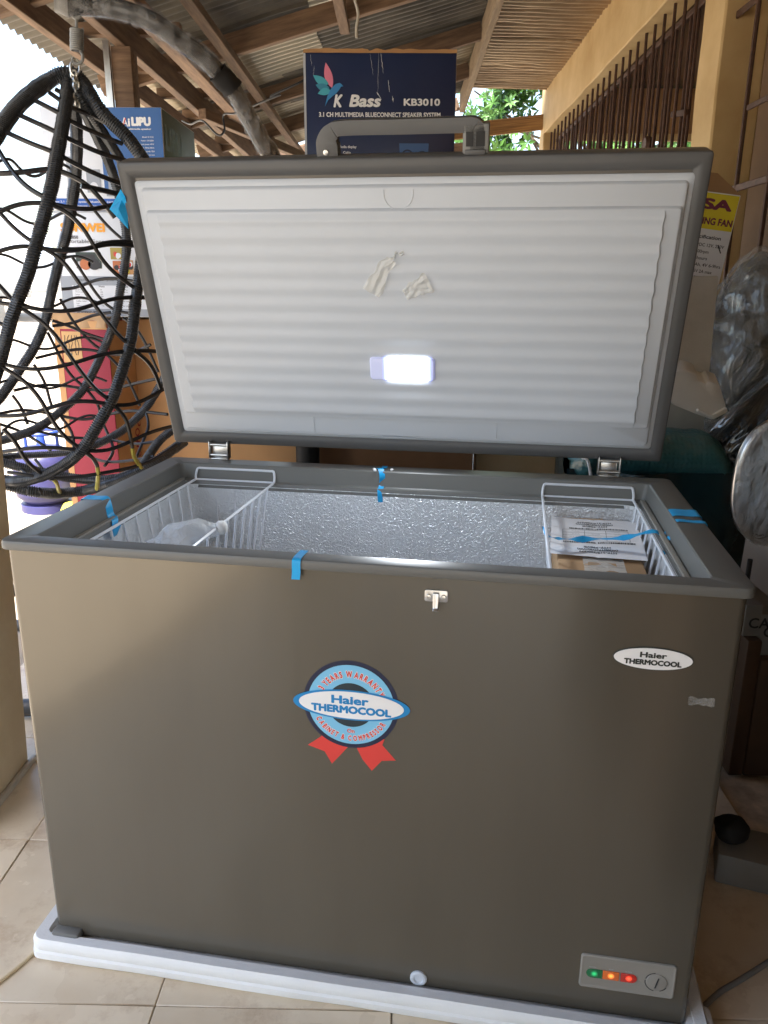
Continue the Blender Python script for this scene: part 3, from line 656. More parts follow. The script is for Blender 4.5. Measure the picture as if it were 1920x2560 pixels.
for a0, a1 in ((100, 165), (175, 260), (290, 330)):
    arc = [((.0185*cos(radians(a0+(a1-a0)*k/10)), .0185*sin(radians(a0+(a1-a0)*k/10)))) for k in range(11)]
    arc += [((.0172*cos(radians(a1-(a1-a0)*k/10)), .0172*sin(radians(a1-(a1-a0)*k/10)))) for k in range(11)]
    slab('dial_mark', arc, .0002, M_['ink'], cp, Matrix.Translation((.0455, -.003, .0027)))
b = MB(); 
for x in (-.055, -.026, .001): text_into(b, {-.055: 'POWER', -.026: 'RUN', .001: 'ALARM'}[x], x, .0085, None, .0022, 'c', bold=.0)
b.build('lettering', M_['pgrey'], cp, M=Matrix.Translation((0, 0, .0028)))
# drain cap
b = MB(); b.lathe([(.0, 0), (.0145, 0), (.0145, .003), (.012, .005), (.0085, .005), (.007, .0025), (0, .0025)], 26); b.build('drain_cap', M_['white'], fz, smooth=True, M=XZ(.683, LZ-.747, .0001), ang=35)
# blue tapes stuck over the rim
def strip(path, wvec, name='blue_tape', parent=fz, th=.0004, mt='tape', jit=0, narrow=1):
    b = MB(); P = spline(path, 5); wv0 = V(wvec); loops = []
    for i, p in enumerate(P):
        wv = wv0*(1+(narrow-1)*min(1, max(0, i-18)/8))*(1 if narrow == 1 or i < 22 else 1+.45*noise.noise(V((i*.31, 2, 2))))
        tw = jit*noise.noise(V((i*.35, path[0][0]*10, 0)))*min(1, max(0, i-18)/8); w2 = Matrix.Rotation(tw*2.2, 3, 'X') @ wv
        t_ = (P[min(i+1, len(P)-1)]-P[max(i-1, 0)]).normalized(); n_ = t_.cross(w2)
        n_ = n_.normalized()*th if n_.length > 1e-7 else V((0, 0, th))
        loops.append([p-w2/2, p+w2/2, p+w2/2+n_, p-w2/2+n_])
    b.loft(loops); return b.build(name, M_[mt], parent, smooth=True, ang=50)
strip([(.489, .040, LZ+.0006), (.488, .02, LZ+.0008), (.488, .004, LZ+.0010), (.4875, -.0012, LZ-.003), (.487, -.0012, LZ-.020), (.486, -.0012, LZ-.031)], (.013, 0, 0), jit=.05)
strip([(.513, .643, LZ+.0006), (.514, .62, LZ+.001), (.507, .602, LZ+.004), (.512, .596, LZ+.003), (.516, .588, LZ-.010), (.515, .590, LZ-.03), (.514, .574, LZ-.04), (.516, .572, LZ-.065)], (.012, .004, 0), jit=.25)
strip([(-.001, .263, LZ-.010), (-.001, .263, LZ+.0006), (.02, .263, LZ+.0008), (.042, .262, LZ+.001), (.050, .257, LZ-.012), (.054, .255, LZ-.030), (.067, .245, LZ-.034), (.070, .235, LZ-.05), (.073, .225, LZ-.062), (.088, .222, LZ-.034)], (.002, .020, .002), jit=.1)
strip([(1.131, .371, LZ-.012), (1.130, .371, LZ+.0006), (1.11, .371, LZ+.0008), (1.083, .369, LZ+.001), (1.077, .362, LZ-.008), (1.074, .350, LZ-.030), (1.066, .345, LZ-.036), (1.05, .348, LZ-.030), (1.00, .346, LZ-.045), (.95, .352, LZ-.052), (.90, .335, LZ-.050), (.868, .33, LZ-.045), (.855, .36, LZ-.036)], (.0, .044, .0), jit=.5, narrow=.34)
strip([(1.131, .314, LZ-.010), (1.130, .314, LZ+.0006), (1.11, .316, LZ+.0008), (1.083, .318, LZ+.001), (1.078, .322, LZ-.010), (1.074, .315, LZ-.028), (1.066, .312, LZ-.036), (1.063, .285, LZ-.040), (1.056, .27, LZ-.044), (1.047, .29, LZ-.036)], (.0, .015, .0), jit=.2)
b = MB()
for k in range(3): b.lathe([(0, -.003), (.003, -.002), (.004, 0), (.003, .002), (0, .003)], 8, Matrix.Translation(((.497, .597, LZ+.003), (.5, .590, LZ+.002), (.535, .603, LZ+.002))[k]))
b.build('foam_crumb', M_['foam'], fz, smooth=True)

# ---- the lid
T_ = -.2985
LM = frame((.0058, .6647, LZ+.0346), (1, 0, 0), (0, sin(T_), cos(T_)))       # x along the hinge, y up the lid, z towards the camera
lid = empty('lid', (0, 0, 0)); lid.parent = fz; lid.matrix_local = LM
LW, LH = 1.1034, .6107
def lr(ins, z, r, n=5, top=0): return [(x, y_, z) for x, y_ in rrect(ins, ins, LW-ins, LH-ins-top, r, n)]
b = MB(); b.loft([lr(.006, -.052, .012), lr(.001, -.047, .014), lr(-.0015, -.03, .014), lr(-.0015, -.006, .014), lr(.0005, -.001, .012)], True, True)
b.build('lid_skin', M_['lidskin'], lid, smooth=True, ang=40)
b = MB(); b.loft([lr(.0, -.001, .006), lr(.0005, .005, .006), lr(.003, .0075, .005), lr(.010, .0072, .004), lr(.0125, .0080, .004), lr(.024, .0070, .003), lr(.0272, .002, .003), lr(.030, .0005, .003)], False, False)
b.build('gasket', M_['gasket'], lid, smooth=True, ang=50)
b = MB()
for cx, cy in ((0, 0), (LW, 0), (0, LH), (LW, LH)):
    pass
def lrect(x0, y0, x1, y1, z, r=.006, n=4): return [(x, y_, z) for x, y_ in rrect(x0, y0, x1, y1, r, n)]
b = MB()
b.loft([lrect(.0275, .0275, 1.0805, .5755, .001, .008), lrect(.030, .030, 1.078, .573, .004, .007), lrect(.040, .038, 1.070, .564, .005, .008), lrect(.0435, .0405, 1.067, .561, .0125, .008), lrect(.046, .043, 1.065, .5585, .014, .007)], False, True)
b.build('lid_panel', M_['white'], lid, smooth=True, ang=50)
# raised field with its flat side strips
b = MB(); b.loft([lrect(.0465, .083, 1.0645, .5235, .0135, .006), lrect(.049, .0855, 1.062, .5205, .021, .006), lrect(.051, .0875, 1.060, .5185, .0225, .005)], False, True)
b.build('raised_field', M_['white'], lid, smooth=True, ang=50)
# ribbed field
b = MB(); x0, x1, y0, y1 = .0745, 1.0315, .0862, .5165; PT = .0338
NV = 13*12; NU = 30
def ribf(u, v):
    y_ = y0+(y1-y0)*v; ph = ((y_-.0862)/PT) % 1
    s_ = ph
    sm = lambda t: (lambda q: q*q*(3-2*q))(min(1, max(0, t))); pr_ = sm(s_/.5)-sm((s_-.5)/.5)
    e = min(1, min(u, 1-u)*NU/1.0)
    ed = min(1, min(v, 1-v)*NV/5)
    wob = .0018*pr_*(1 if u > .5 else -1)*(1-e)
    return (x0+(x1-x0)*u+wob, y_, .0225+(.0030+.0027*pr_)*ed)
b.grid(ribf, NU, NV)
# side walls of the ribbed field
for ux in (0, 1):
    top = [ribf(ux, j/NV) for j in range(NV+1)]
    o_ = -.0025 if ux == 0 else .0025
    vs_ = top+[(p[0]+o_, p[1], .0222) for p in top]; n_ = NV+1
    b.add(vs_, [(j, j+1, n_+j+1, n_+j) for j in range(NV)])
b.build('rib_panel', M_['white'], lid, smooth=True, ang=55)
# shallow grooves, finger semicircle and bottom notch of the moulding
def groove(pts, name='moulded_line', r=.0011, z=.0142):
    b = MB(); b.tube([(x, y_, z) for x, y_ in pts], r, 6); b.build(name, M_['white'], lid, smooth=True)
groove([(.553-.0275+.0*k, .556) for k in (0,)]+[(.553+.0275*cos(radians(a)), .549+.0285*sin(radians(a))) for a in range(180, 361, 10)]+[(.5805, .556)])
groove([(.347, .0435), (.347, .081)]); groove([(.752, .0435), (.752, .081)])
groove([(.05, .0405), (.497, .0405), (.507, .0375), (.572, .0375), (.582, .0405), (1.06, .0405)], r=.0010, z=.0125)
# lamp
em = mat('lamp_diffuser', (.75,.78,.88), .3, var=.01); n_ = em.node_tree; p = n_.nodes['Principled BSDF']
tc_ = n_.nodes.new('ShaderNodeTexCoord'); sx_ = n_.nodes.new('ShaderNodeSeparateXYZ'); n_.links.new(tc_.outputs['Object'], sx_.inputs[0])
def mrange(inp, a, b_, c, d):
    r_ = n_.nodes.new('ShaderNodeMapRange'); r_.interpolation_type = 'SMOOTHERSTEP'; r_.inputs[1].default_value = a; r_.inputs[2].default_value = b_; r_.inputs[3].default_value = c; r_.inputs[4].default_value = d; n_.links.new(inp, r_.inputs[0]); return r_.outputs[0]
ab = n_.nodes.new('ShaderNodeMath'); ab.operation = 'SUBTRACT'; n_.links.new(sx_.outputs[0], ab.inputs[0]); ab.inputs[1].default_value = .011
ab2 = n_.nodes.new('ShaderNodeMath'); ab2.operation = 'ABSOLUTE'; n_.links.new(ab.outputs[0], ab2.inputs[0])
n_.links.new(mrange(ab2.outputs[0], .032, .055, 2.6, .05), p.inputs['Emission Strength'])
mc = n_.nodes.new('ShaderNodeMix'); mc.data_type = 'RGBA'; mc.inputs[6].default_value = (.85,.92,1,1); mc.inputs[7].default_value = (.16,.24,1,1)
n_.links.new(mrange(ab2.outputs[0], .036, .050, 0, 1), mc.inputs[0]); n_.links.new(mc.outputs[2], p.inputs['Emission Color'])
b = MB(); lp = lambda w_, h_, r, z: [(x, y_, z) for x, y_ in rrect(-w_/2, -h_/2, w_/2, h_/2, r, 4)]
b.loft([lp(.137, .0505, .007, 0), lp(.136, .0495, .007, .006), lp(.131, .045, .006, .0095), lp(.10, .03, .006, .0105)]); b.build('lamp_cover', em, lid, smooth=True, M=Matrix.Translation((.553, .2075, .0235)), ang=45)
ld = bpy.data.lights.new('lamp_light', 'AREA'); ld.shape = 'RECTANGLE'; ld.size = .085; ld.size_y = .035; ld.energy = .62; ld.color = (.86, .93, 1)
lo = bpy.data.objects.new('lamp_light', ld); COL.objects.link(lo); lo.parent = lid; lo.matrix_local = Matrix.Translation((.564, .2075, .0365)) @ Matrix.Rotation(pi, 4, 'X')
# torn tape remains on the lid
def scrap(px, py, w_, h_, rot, seed):
    b = MB()
    def fn(u, v):
        wq = w_*(.55+.45*u)*(1+.25*noise.noise(V((u*5, 0, seed)))); y_ = (v-.5)*wq+.008*noise.noise(V((u*3, seed, 2)))
        return ((u-.5)*h_, y_, .0045+.0045*noise.noise(V((u*3, v*4, seed)))+.0015*noise.noise(V((u*11, v*16, seed))))
    b.grid(fn, 22, 14); b.build('tape_scrap', M_['scrap'], lid, smooth=True, M=Matrix.Translation((px, py, .0262)) @ Matrix.Rotation(rot, 4, 'Z'))
scrap(.516, .400, .040, .078, radians(-122), 1.3); scrap(.587, .377, .040, .055, radians(28), 4.1); scrap(.549, .440, .008, .03, radians(20), 8.1)
# handle above the lid's upper edge
b = MB(); hx0, hx1 = .3985, .716; path = [(hx0+.020, LH-.006), (hx0+.020, LH+.014), (hx0+.021, LH+.028), (hx0+.030, LH+.041), (hx0+.052, LH+.0475), ((hx0+hx1)/2, LH+.0475), (hx1-.055, LH+.0475), (hx1-.028, LH+.0475), (hx1-.02, LH+.040), (hx1-.02, LH+.02), (hx1-.02, LH-.004)]
P = spline([(x, y_, -.022) for x, y_ in path], 5); loops = []
for i, p in enumerate(P):
    t_ = (P[min(i+1, len(P)-1)]-P[max(i-1, 0)]).normalized(); n2 = V((t_.y, -t_.x, 0)); f_ = i/(len(P)-1)
    hw = .020 if f_ < .2 else .0125
    if .16 < f_ < .38: hw = .020-(f_-.16)/.22*.0075
    loops.append([p-n2*hw+V((0, 0, -.014)), p+n2*hw+V((0, 0, -.014)), p+n2*hw+V((0, 0, .016)), p-n2*hw+V((0, 0, .016))])
b.loft(loops); hd = b.build('handle', M_['gasket'], lid, bevel=.004, seg=2)
b = MB(); b.lathe([(0, 0), (.0055, 0), (.0048, .002), (0, .003)], 14, Matrix.Translation((hx0+.018, LH+.008, -.0045))); b.build('screw', M_['steel'], hd, smooth=True)
b = MB(); b.box(hx1-.046, LH-.006, -.038, hx1+.001, LH+.050, -.006); o = b.build('lock_housing', M_['bumper'], hd, bevel=.003)
for a0, a1 in ((hx1-.040, hx1-.027), (hx1-.022, hx1-.006)):
    b = MB(); b.box(a0, LH+.013, -.008, a1, LH+.037, -.0054); b.build('lock_slot', M_['dark'], hd)
b = MB(); b.box(hx1-.042, LH-.004, -.0058, hx1-.004, LH+.008, -.002); b.build('lock_latch', M_['gasket'], hd, bevel=.002)
# hinges
for hx in (.1225, 1.0005):
    h = empty('hinge', (hx, .640, LZ)); h.parent = fz
    b = MB(); b.box(-.021, -.004, -.0005, .021, .014, .003); b.box(-.017, .004, .003, .017, .008, .030); b.build('hinge_plate', M_['chrome'], h, bevel=.001)
    b = MB(); b.tube([(-.024, 0, .010), (.024, 0, .010)], .0042, 10); b.tube([(-.024, 0, .034), (.024, 0, .034)], .0035, 10); b.build('hinge_pin', M_['steel'], h, smooth=True)
    for s_ in (-1, 1):
        b = MB(); b.box(s_*.022-.0014, -.007, .002, s_*.022+.0014, .014, .042); b.build('hinge_cheek', M_['chrome'], h, bevel=.001)
    b = MB(); b.box(-.016, .009, .010, .016, .013, .030); b.build('hinge_spring_cover', M_['dark'], h)
# crumpled blue tape on the lid's left edge
b = MB()
cpts = [q2(785, 60), q2(815, 110), q2(770, 180), q2(830, 190), q2(835, 320), q2(760, 240), q2(712, 190)]
def lidloc(px, py, wz=0):
    n3 = V((0, -cos(T_), sin(T_))); o3 = V((.0058, .6647, LZ+.0346))+n3*wz
    c3 = FM.inverted() @ CAM; d3 = FM.inverted().to_3x3() @ ray(px, py); t_ = (o3-c3).dot(n3)/d3.dot(n3); p = c3+d3*t_-o3
    return V((p.x, p.dot(V((0, sin(T_), cos(T_)))), wz))
cc = [lidloc(px, py, .004+.007*((i*37) % 3)) for i, (px, py) in enumerate(cpts)]
ctr = sum(cc, V((0, 0, 0)))/len(cc)+V((0, 0, .010)); vs_ = cc+[ctr, ctr+V((.004, .015, -.012))]
fs = [(0, 1, 8), (1, 3, 8), (3, 7, 8), (3, 4, 7), (4, 5, 7), (5, 6, 7), (6, 2, 7), (2, 8, 7), (6, 0, 8), (6, 8, 2)]
b.add(vs_, fs); b.build('blue_tape', M_['tape'], lid)

# ================================================================ foam packing tray under the freezer
ft = empty('foam_tray', (0, 0, 0), label='white polystyrene packing tray under the grey freezer', cat='foam tray', mat=FM)
b = MB(); n = 5
def fr_(ins, z, r): return [(x+.0015*noise.noise(V((x*14, y_*14, z*30))), y_+.0022*noise.noise(V((x*17, y_*9, z*40))), z) for x, y_ in sum([[tuple(V(a_).lerp(V(b_), k/12)) for k in range(12)] for a_, b_ in zip(rrect(ins, ins, FW-ins, FD-ins, r, n), rrect(ins, ins, FW-ins, FD-ins, r, n)[1:]+[rrect(ins, ins, FW-ins, FD-ins, r, n)[0]])], [])]
b.loft([fr_(-.022, .0005, .02), fr_(-.027, .006, .02), fr_(-.0275, .019, .02), fr_(-.024, .022, .02), fr_(-.0265, .025, .02), fr_(-.0265, .040, .02), fr_(-.023, .046, .02), fr_(-.004, .044, .012), fr_(.004, .030, .01)], True, True)
b.build('tray', M_['foam'], ft, smooth=True, ang=40)
b = MB(); b.box(.008, -.010, .030, .062, .012, .052); b.build('notch_shade', M_['rim'], ft, bevel=.006)  # dark grey block stands for the shade in a foot notch of the tray
b = MB(); b.box(FW-.01, -.026, .002, FW+.038, .05, .042); b.build('torn_corner', M_['foam'], ft, bevel=.01)

# ================================================================ baskets and what is in the freezer
def basket(x0, x1, label):
    r = .0024; B = empty('wire_basket', (0, 0, 0), label=label, cat='wire basket', group='white wire baskets in the freezer', mat=FM @ Matrix.Translation((x0, .045, LZ-.035)))
    w_ = x1-x0; dY = .535; dep = .165; ix = .0; tb_ = .022      # taper towards the bottom
    def wire(name, pts, closed=False, rr=r):
        b = MB(); b.tube(pts, rr, 6, closed=closed); return b.build(name, M_['wire'], B, smooth=True)
    rc = rrect(0, 0, w_, dY, .006, 3)
    wire('rim_wire', [(x, y_, 0) for x, y_ in rc], True, .0028)
    for yy, s_ in ((dY, 1), (0, -1)):
        wire('hanging_loop', spline([(.0, yy, 0), (.0, yy+.004*s_, .012), (.003, yy+.008*s_, .0235), (.010, yy+.009*s_, .0245)], 3)+spline([(w_-.010, yy+.009*s_, .0245), (w_-.003, yy+.008*s_, .0235), (w_, yy+.004*s_, .012), (w_, yy, 0)], 3), False, .0028)
    rb_ = rrect(tb_, tb_, w_-tb_, dY-tb_, .006, 3)
    wire('base_wire', [(x, y_, -dep) for x, y_ in rb_], True)
    for k in range(1, 11):
        f = k/11; y_ = dY*f; yb = tb_+(dY-2*tb_)*f
        wire('cross_wire', [(0, y_, 0), (tb_, yb, -dep), (w_-tb_, yb, -dep), (w_, y_, 0)])
    for k in range(1, 4):
        f = k/4; x = w_*f; xb = tb_+(w_-2*tb_)*f
        wire('long_wire', [(x, 0, 0), (xb, tb_, -dep-.003), (xb, dY-tb_, -dep-.003), (x, dY, 0)])
    return B
basket(.087, .272, 'left wire basket holding the knotted clear plastic bag')
basket(.862, 1.048, 'right wire basket holding the small carton with paper')
# knotted plastic bag in the left basket
pb = empty('plastic_bag', (0, 0, 0), label='knotted clear plastic bag lying in the left wire basket', cat='plastic bag', mat=FM @ Matrix.Translation((.195, .165, LZ-.125)))
b = MB(); NU, NV = 40, 24
def bagf(u, v):
    a = 2*pi*u; e = pi*(v-.5); r_ = cos(e); R_ = 1+.16*noise.noise(V((cos(a)*1.6, sin(a)*1.6, e*2)))+.05*noise.noise(V((cos(a)*6, sin(a)*6, e*5)))
    fold = 1+.05*sin(a*9+e*2)*max(0, e)
    z = .050*sin(e)*R_+(.03*max(0, (e-1.0))/.57)
    return (.082*r_*cos(a)*R_*fold-.012, .085*r_*sin(a)*R_*fold, z)
b.grid(bagf, NU, NV); b.build('bag_body', M_['bag'], pb, smooth=True)
b = MB(); b.grid(lambda u, v: tuple(V(bagf(u, v))*.8), 24, 12); b.build('bag_filling', M_['pwhite'], pb, smooth=True)
KW = (FM @ Matrix.Translation((.195, .165, LZ-.125))).inverted() @ (FM @ V((.277, .240, LZ-.035)))
b = MB(); b.lathe([(0, -.013), (.009, -.011), (.0125, -.003), (.012, .005), (.006, .011), (.0, .012)], 9, Matrix.Translation(KW) @ Matrix.Rotation(.5, 4, 'X')); b.build('knot', M_['foam'], pb, smooth=True)
b = MB(); b.tube(spline([V((.0, .01, .05)), V((.03, .04, .085)), KW+V((-.012, -.008, -.004)), KW], 5), lambda t: .035*(1-t)**1.5+.006, 10, jit=.5); b.build('neck', M_['bag'], pb, smooth=True)
# carton and its paper in the right basket
ca = empty('small_carton', (0, 0, 0), label='small brown taped carton in the right wire basket', cat='carton', mat=FM @ Matrix.Translation((.958, .345, LZ-.1955)) @ Matrix.Rotation(-.02, 4, 'Z'))
b = MB(); b.box(-.074, -.215, .0, .074, .222, .120); b.build('carton_body', M_['cardboard'], ca, bevel=.003)
b = MB(); b.box(-.022, -.2155, .1203, .026, .2225, .1209); b.build('packing_tape', M_['packtape'], ca)
b = MB(); b.grid(lambda u, v: ((u-.5)*.07+.005, (v-.5)*.17-.12, .1215+.003*noise.noise(V((u*4, v*8, 0)))), 10, 20); b.build('clear_tape', M_['scrap'], ca, smooth=True)
pp = empty('paper_sheet', (0, 0, 0), label='white printed paper sheet lying on the carton in the basket', cat='paper', mat=FM @ Matrix.Translation((.960, .418, LZ-.0690)) @ Matrix.Rotation(radians(-3), 4, 'Z'))
def pz(x, y_): return .004*noise.noise(V((x*9, y_*7, 0)))+.0065*max(0, abs(x)-.06)*10*.2-.0012*exp(-(x/.006)**2)
b = MB(); b.grid(lambda u, v: ((u-.5)*.168, (v-.5)*.238, pz((u-.5)*.168, (v-.5)*.238)), 20, 24); b.build('sheet', M_['paper'], pp, smooth=True)
b = MB(); R180 = Matrix.Rotation(pi, 4, 'Z')
rows = [('HTF-319/320/379', .088, .066), ('(W)(I)(TR)(VB)(VW)', .073, .072), ('HTF-398VB', .058, .048)]
bb_ = MB()
for t_, y_, w_ in rows: text_into(bb_, t_, 0, y_, w_, .0085, 'c', bold=.03)
for t_, y_, w_ in [('HTF-319/320/379', -.098, .066), ('(W)(I)(TR)(VB)(VW)', -.085, .072), ('HTF-398VB', -.072, .048)]: text_into(bb_, t_, 0, y_, w_, .0075, 'c', bold=.03)
rn = random.Random(3)
for yb, x0_, x1_ in ((.030, -.07, .06), (-.055, -.062, .05)):
    x = x0_
    while x < x1_:
        wd = rn.choice((.0006, .0012, .002)); 
        if not (-.004 < x < .001 and yb > 0): bb_.add([(x, yb, 0), (x+wd, yb, 0), (x+wd, yb+.009, 0), (x, yb+.009, 0)], [(0, 1, 2, 3)])
        x += wd+rn.choice((.0008, .0014))
for y_ in (-.040, -.022, -.006, .010, .024):
    bb_.box(-.062, y_, 0, .062, y_+.0006, .0001)
for x in (-.062, -.02, .02, .0616): bb_.box(x, -.040, 0, x+.0006, .0245, .0001)
for x, y_ in ((-.05, -.016), (-.008, -.016), (.03, -.016), (-.05, .002), (-.01, .002), (.034, .002), (-.045, -.034), (.03, -.034)): text_into(bb_, 'Serial no', x, y_, None, .003, 'l', bold=0)
bb_.v = [tuple((R180 @ V(p))+V((0, 0, pz(-p[0], -p[1])+.0007))) for p in bb_.v]
bb_.build('print', M_['ink'], pp)

# ================================================================ cartons behind
def carton(name, x0, y0, z0, x1, y1, z1, mats, label, cat, rz=0, bev=.004, group=None, fm=None):
    """origin at the front left bottom corner; mats: one material, or (front, side, top)"""
    o = empty(name, (x0, y0, z0), rz, label, cat, group)
    W_, D_, H_ = x1-x0, y1-y0, z1-z0
    b = MB(); vs_ = [(x, y_, z) for z in (0, H_) for y_ in (0, D_) for x in (0, W_)]
    for mi, fs in ((1, [(0,2,3,1),(2,6,7,3),(0,4,6,2),(1,3,7,5)]), (0, [(0,1,5,4)]), (2, [(4,5,7,6)])):
        b.mi = mi; b.add(vs_, fs) if mi == 1 else None
        if mi != 1: b.f += fs; b.m += [mi]
    if not isinstance(mats, tuple): mats = (mats,)*3
    b.build('box_body', list(mats), o, bevel=bev, seg=2); return o, W_, D_, H_
FR = lambda x=0, z=0, o=.0006: frame((x, -o, z), (1, 0, 0), (0, 0, 1))      # front print plane of a carton
RS = lambda W_, o=.0006: frame((W_+o, 0, 0), (0, 1, 0), (0, 0, 1))           # right side print plane
def patch(name, poly, mt, parent, M, th=.0005): return slab(name, poly, th, mt, parent, M)
def rect(x0, y0, x1, y1): return [(x0, y0), (x1, y0), (x1, y1), (x0, y1)]
# navy speaker box
YB = 2.38
tl, tr, bl = atY(650*S, 104*S, YB), atY(988*S, 104*S, YB), atY(668*S, 345*S, YB)
bw = (tr-tl).length*.985; bx = tl.x+.006; zt = tl.z-.006; HBX = .74
kb, W_, D_, H_ = carton('speaker_box', bx, YB, zt-HBX, bx+bw, YB+.34, zt, (M_['navy'], M_['cardboard'], M_['cardboard']), 'navy blue speaker box with a hummingbird logo and torn top edge behind the lid', 'box')
b = MB(); n = 60; rn = random.Random(5); vs_ = []
for i in range(n+1):
    x = W_*i/n; h = .004+.007*abs(noise.noise(V((x*22, 3, 1))))+(.010 if .04 < i/n < .4 else 0)*abs(noise.noise(V((x*9, 1, 1))))-(.010 if .42 < i/n < .58 else 0)*abs(noise.noise(V((x*30, 1, 1))))
    vs_.append(((x, -.003-.004*abs(noise.noise(V((x*15, 0, 0)))), H_-.006), (x, .003, H_+max(.001, h)), (x, .012, H_+.0012)))
b.v = [p for t_ in vs_ for p in t_]; b.f = [(3*i, 3*i+3, 3*i+4, 3*i+1) for i in range(n)]+[(3*i+1, 3*i+4, 3*i+5, 3*i+2) for i in range(n)]; b.m = [0]*len(b.f)
b.build('torn_edge', M_['cardorange'], kb)
kx = lambda x: (x-375)/(1285-375)*W_
ky = lambda y_: H_-(y_-300)/(1285-375)*W_
KP = lambda pp: [(kx(x), ky(y_)) for x, y_ in pp]
patch('lit_edge', rect(.0, .0, .006, H_-.006), M_['pgrey'], kb, FR(o=.0005), .0004)  # pale strip paints the light caught along the left edge of the box
def petal(a, b_, wd, bend=0, n=10):
    a, b_ = V(a), V(b_); d = b_-a; nn = V((-d.y, d.x)).normalized(); up_ = []; dn = []
    for i in range(n+1):
        t_ = i/n; s_ = sin(pi*t_**.9)*wd; c = a+d*t_+nn*bend*sin(pi*t_); up_.append(tuple(c+nn*s_)); dn.append(tuple(c-nn*s_))
    return up_[:-1]+dn[::-1][:-1]
for a, b_, wd, mt, bend, z in (((545, 500), (508, 362), 24, 'pink', 4, .0007), ((525, 478), (432, 430), 22, 'teal1', 6, .0010), ((530, 500), (445, 482), 20, 'teal2', 4, .0013), ((540, 515), (458, 530), 20, 'teal1', -4, .0016)):
    patch('logo_wing', petal(KP([a])[0], KP([b_])[0], wd/910*W_, bend/910*W_), M_[mt], kb, FR(o=z))
patch('logo_bird', KP([(500, 600), (515, 545), (540, 500), (565, 478), (590, 472), (600, 478), (612, 490), (598, 492), (590, 505), (570, 528), (545, 545), (520, 565)]), M_['birdblue'], kb, FR(o=.0019))
text_obj('lettering', [L('K', kx(552), ky(600), (kx(608)-kx(552)), (kx(64)-kx(0)), bold=.05, shear=.25), L('Bass', kx(646), ky(598), kx(838)-kx(646), kx(62)-kx(0), bold=.042, shear=.2),
    L('KB3010', kx(974), ky(592), kx(1192)-kx(974), kx(36)-kx(0), bold=.04), L('3.1 CH MULTIMEDIA BLUECONNECT SPEAKER SYSTEM', kx(464), ky(655), kx(1196)-kx(464), kx(24)-kx(0), bold=.035),
    L('Media display', kx(690), ky(828), None, kx(14)-kx(0), 'r', bold=.02), L('Cable', kx(655), ky(860), None, kx(14)-kx(0), 'r', bold=.02), L('Speaker System', kx(710), ky(920), None, kx(15)-kx(0), 'r', bold=.02)], M_['st_white'], kb, FR(o=.0024))
# printed speaker picture
patch('print_speaker', KP([(950, 800), (1130, 800), (1120, 960), (960, 960)]), M_['speaker'], kb, FR(o=.0007))
for cx, cy, r_ in ((1000, 870, 36), (1090, 880, 38), (1045, 930, 30), (880, 920, 34), (1190, 925, 30)):
    if cx in (880, 1190): patch('print_speaker', KP([(cx-45, 880), (cx+45, 885), (cx+45, 990), (cx-45, 990)]), M_['speaker'], kb, FR(o=.0007))
    patch('print_cone', ell(kx(cx), ky(cy), kx(375+r_), kx(375+r_), 24), M_['speaker2'], kb, FR(o=.0012)); patch('print_cone', ell(kx(cx), ky(cy), kx(375+r_*.75), kx(375+r_*.75), 24), M_['speaker'], kb, FR(o=.0018)); patch('print_cone', ell(kx(cx), ky(cy), kx(375+r_*.45), kx(375+r_*.45), 20), M_['speaker2'], kb, FR(o=.0024))
# scuffs and clear tape strips across the top middle
for x0_, y0_, x1_, y1_, wd in ((772, 315, 790, 430, 3), (822, 310, 818, 520, 4), (835, 312, 850, 420, 5), (880, 455, 888, 520, 9), (905, 540, 912, 575, 8), (812, 520, 840, 560, 12), (820, 690, 845, 672, 4), (418, 320, 424, 380, 4), (440, 380, 434, 430, 2)):
    b = MB(); P = [V((kx(x0_+(x1_-x0_)*k/8+4*noise.noise(V((k*.9, x0_, 0)))), ky(y0_+(y1_-y0_)*k/8), .0002)) for k in range(9)]
    b.tube(P, lambda t: kx(375+wd/2)*(.12+.8*abs(noise.noise(V((t*7, x0_, y0_)))))*1.4, 5); b.build('scuff', M_['pw'], kb, M=FR(o=.0012) @ Matrix.Diagonal((1, 1, .2, 1)))
# what the navy box stands on
zb = zt-HBX
carton('brown_carton', bx-.06, 2.30, 0, bx+bw+.08, 2.75, zb, M_['cardboard2'], 'dark brown carton seen in the gap under the lid, below the navy box', 'carton')
c1, c2 = atY(470*S, 985*S, 2.22), atY(650*S, 985*S, 2.22)
carton('brown_carton', c1.x-.02, 2.22, 0, c2.x-.01, 2.62, c1.z+.10, M_['cardorange'], 'orange brown carton in the gap right of the left hinge', 'carton')
b = MB(); c0 = atY(665*S, 985*S, 2.2); b.tube([(c0.x, 2.2, 0), (c0.x, 2.2, c0.z+.12)], .034, 18); b.build('black_pipe', M_['blackmat'], smooth=True, label='black round tube standing between the cartons under the lid', cat='tube')
c3 = atY(1045*S, 985*S, 2.5)
carton('grey_panel_board', bx+bw+.10, 2.42, 0, bx+bw+.62, 2.50, c3.z+.10, M_['oldwall'], 'plain beige board seen in the gap left of the right hinge', 'board')

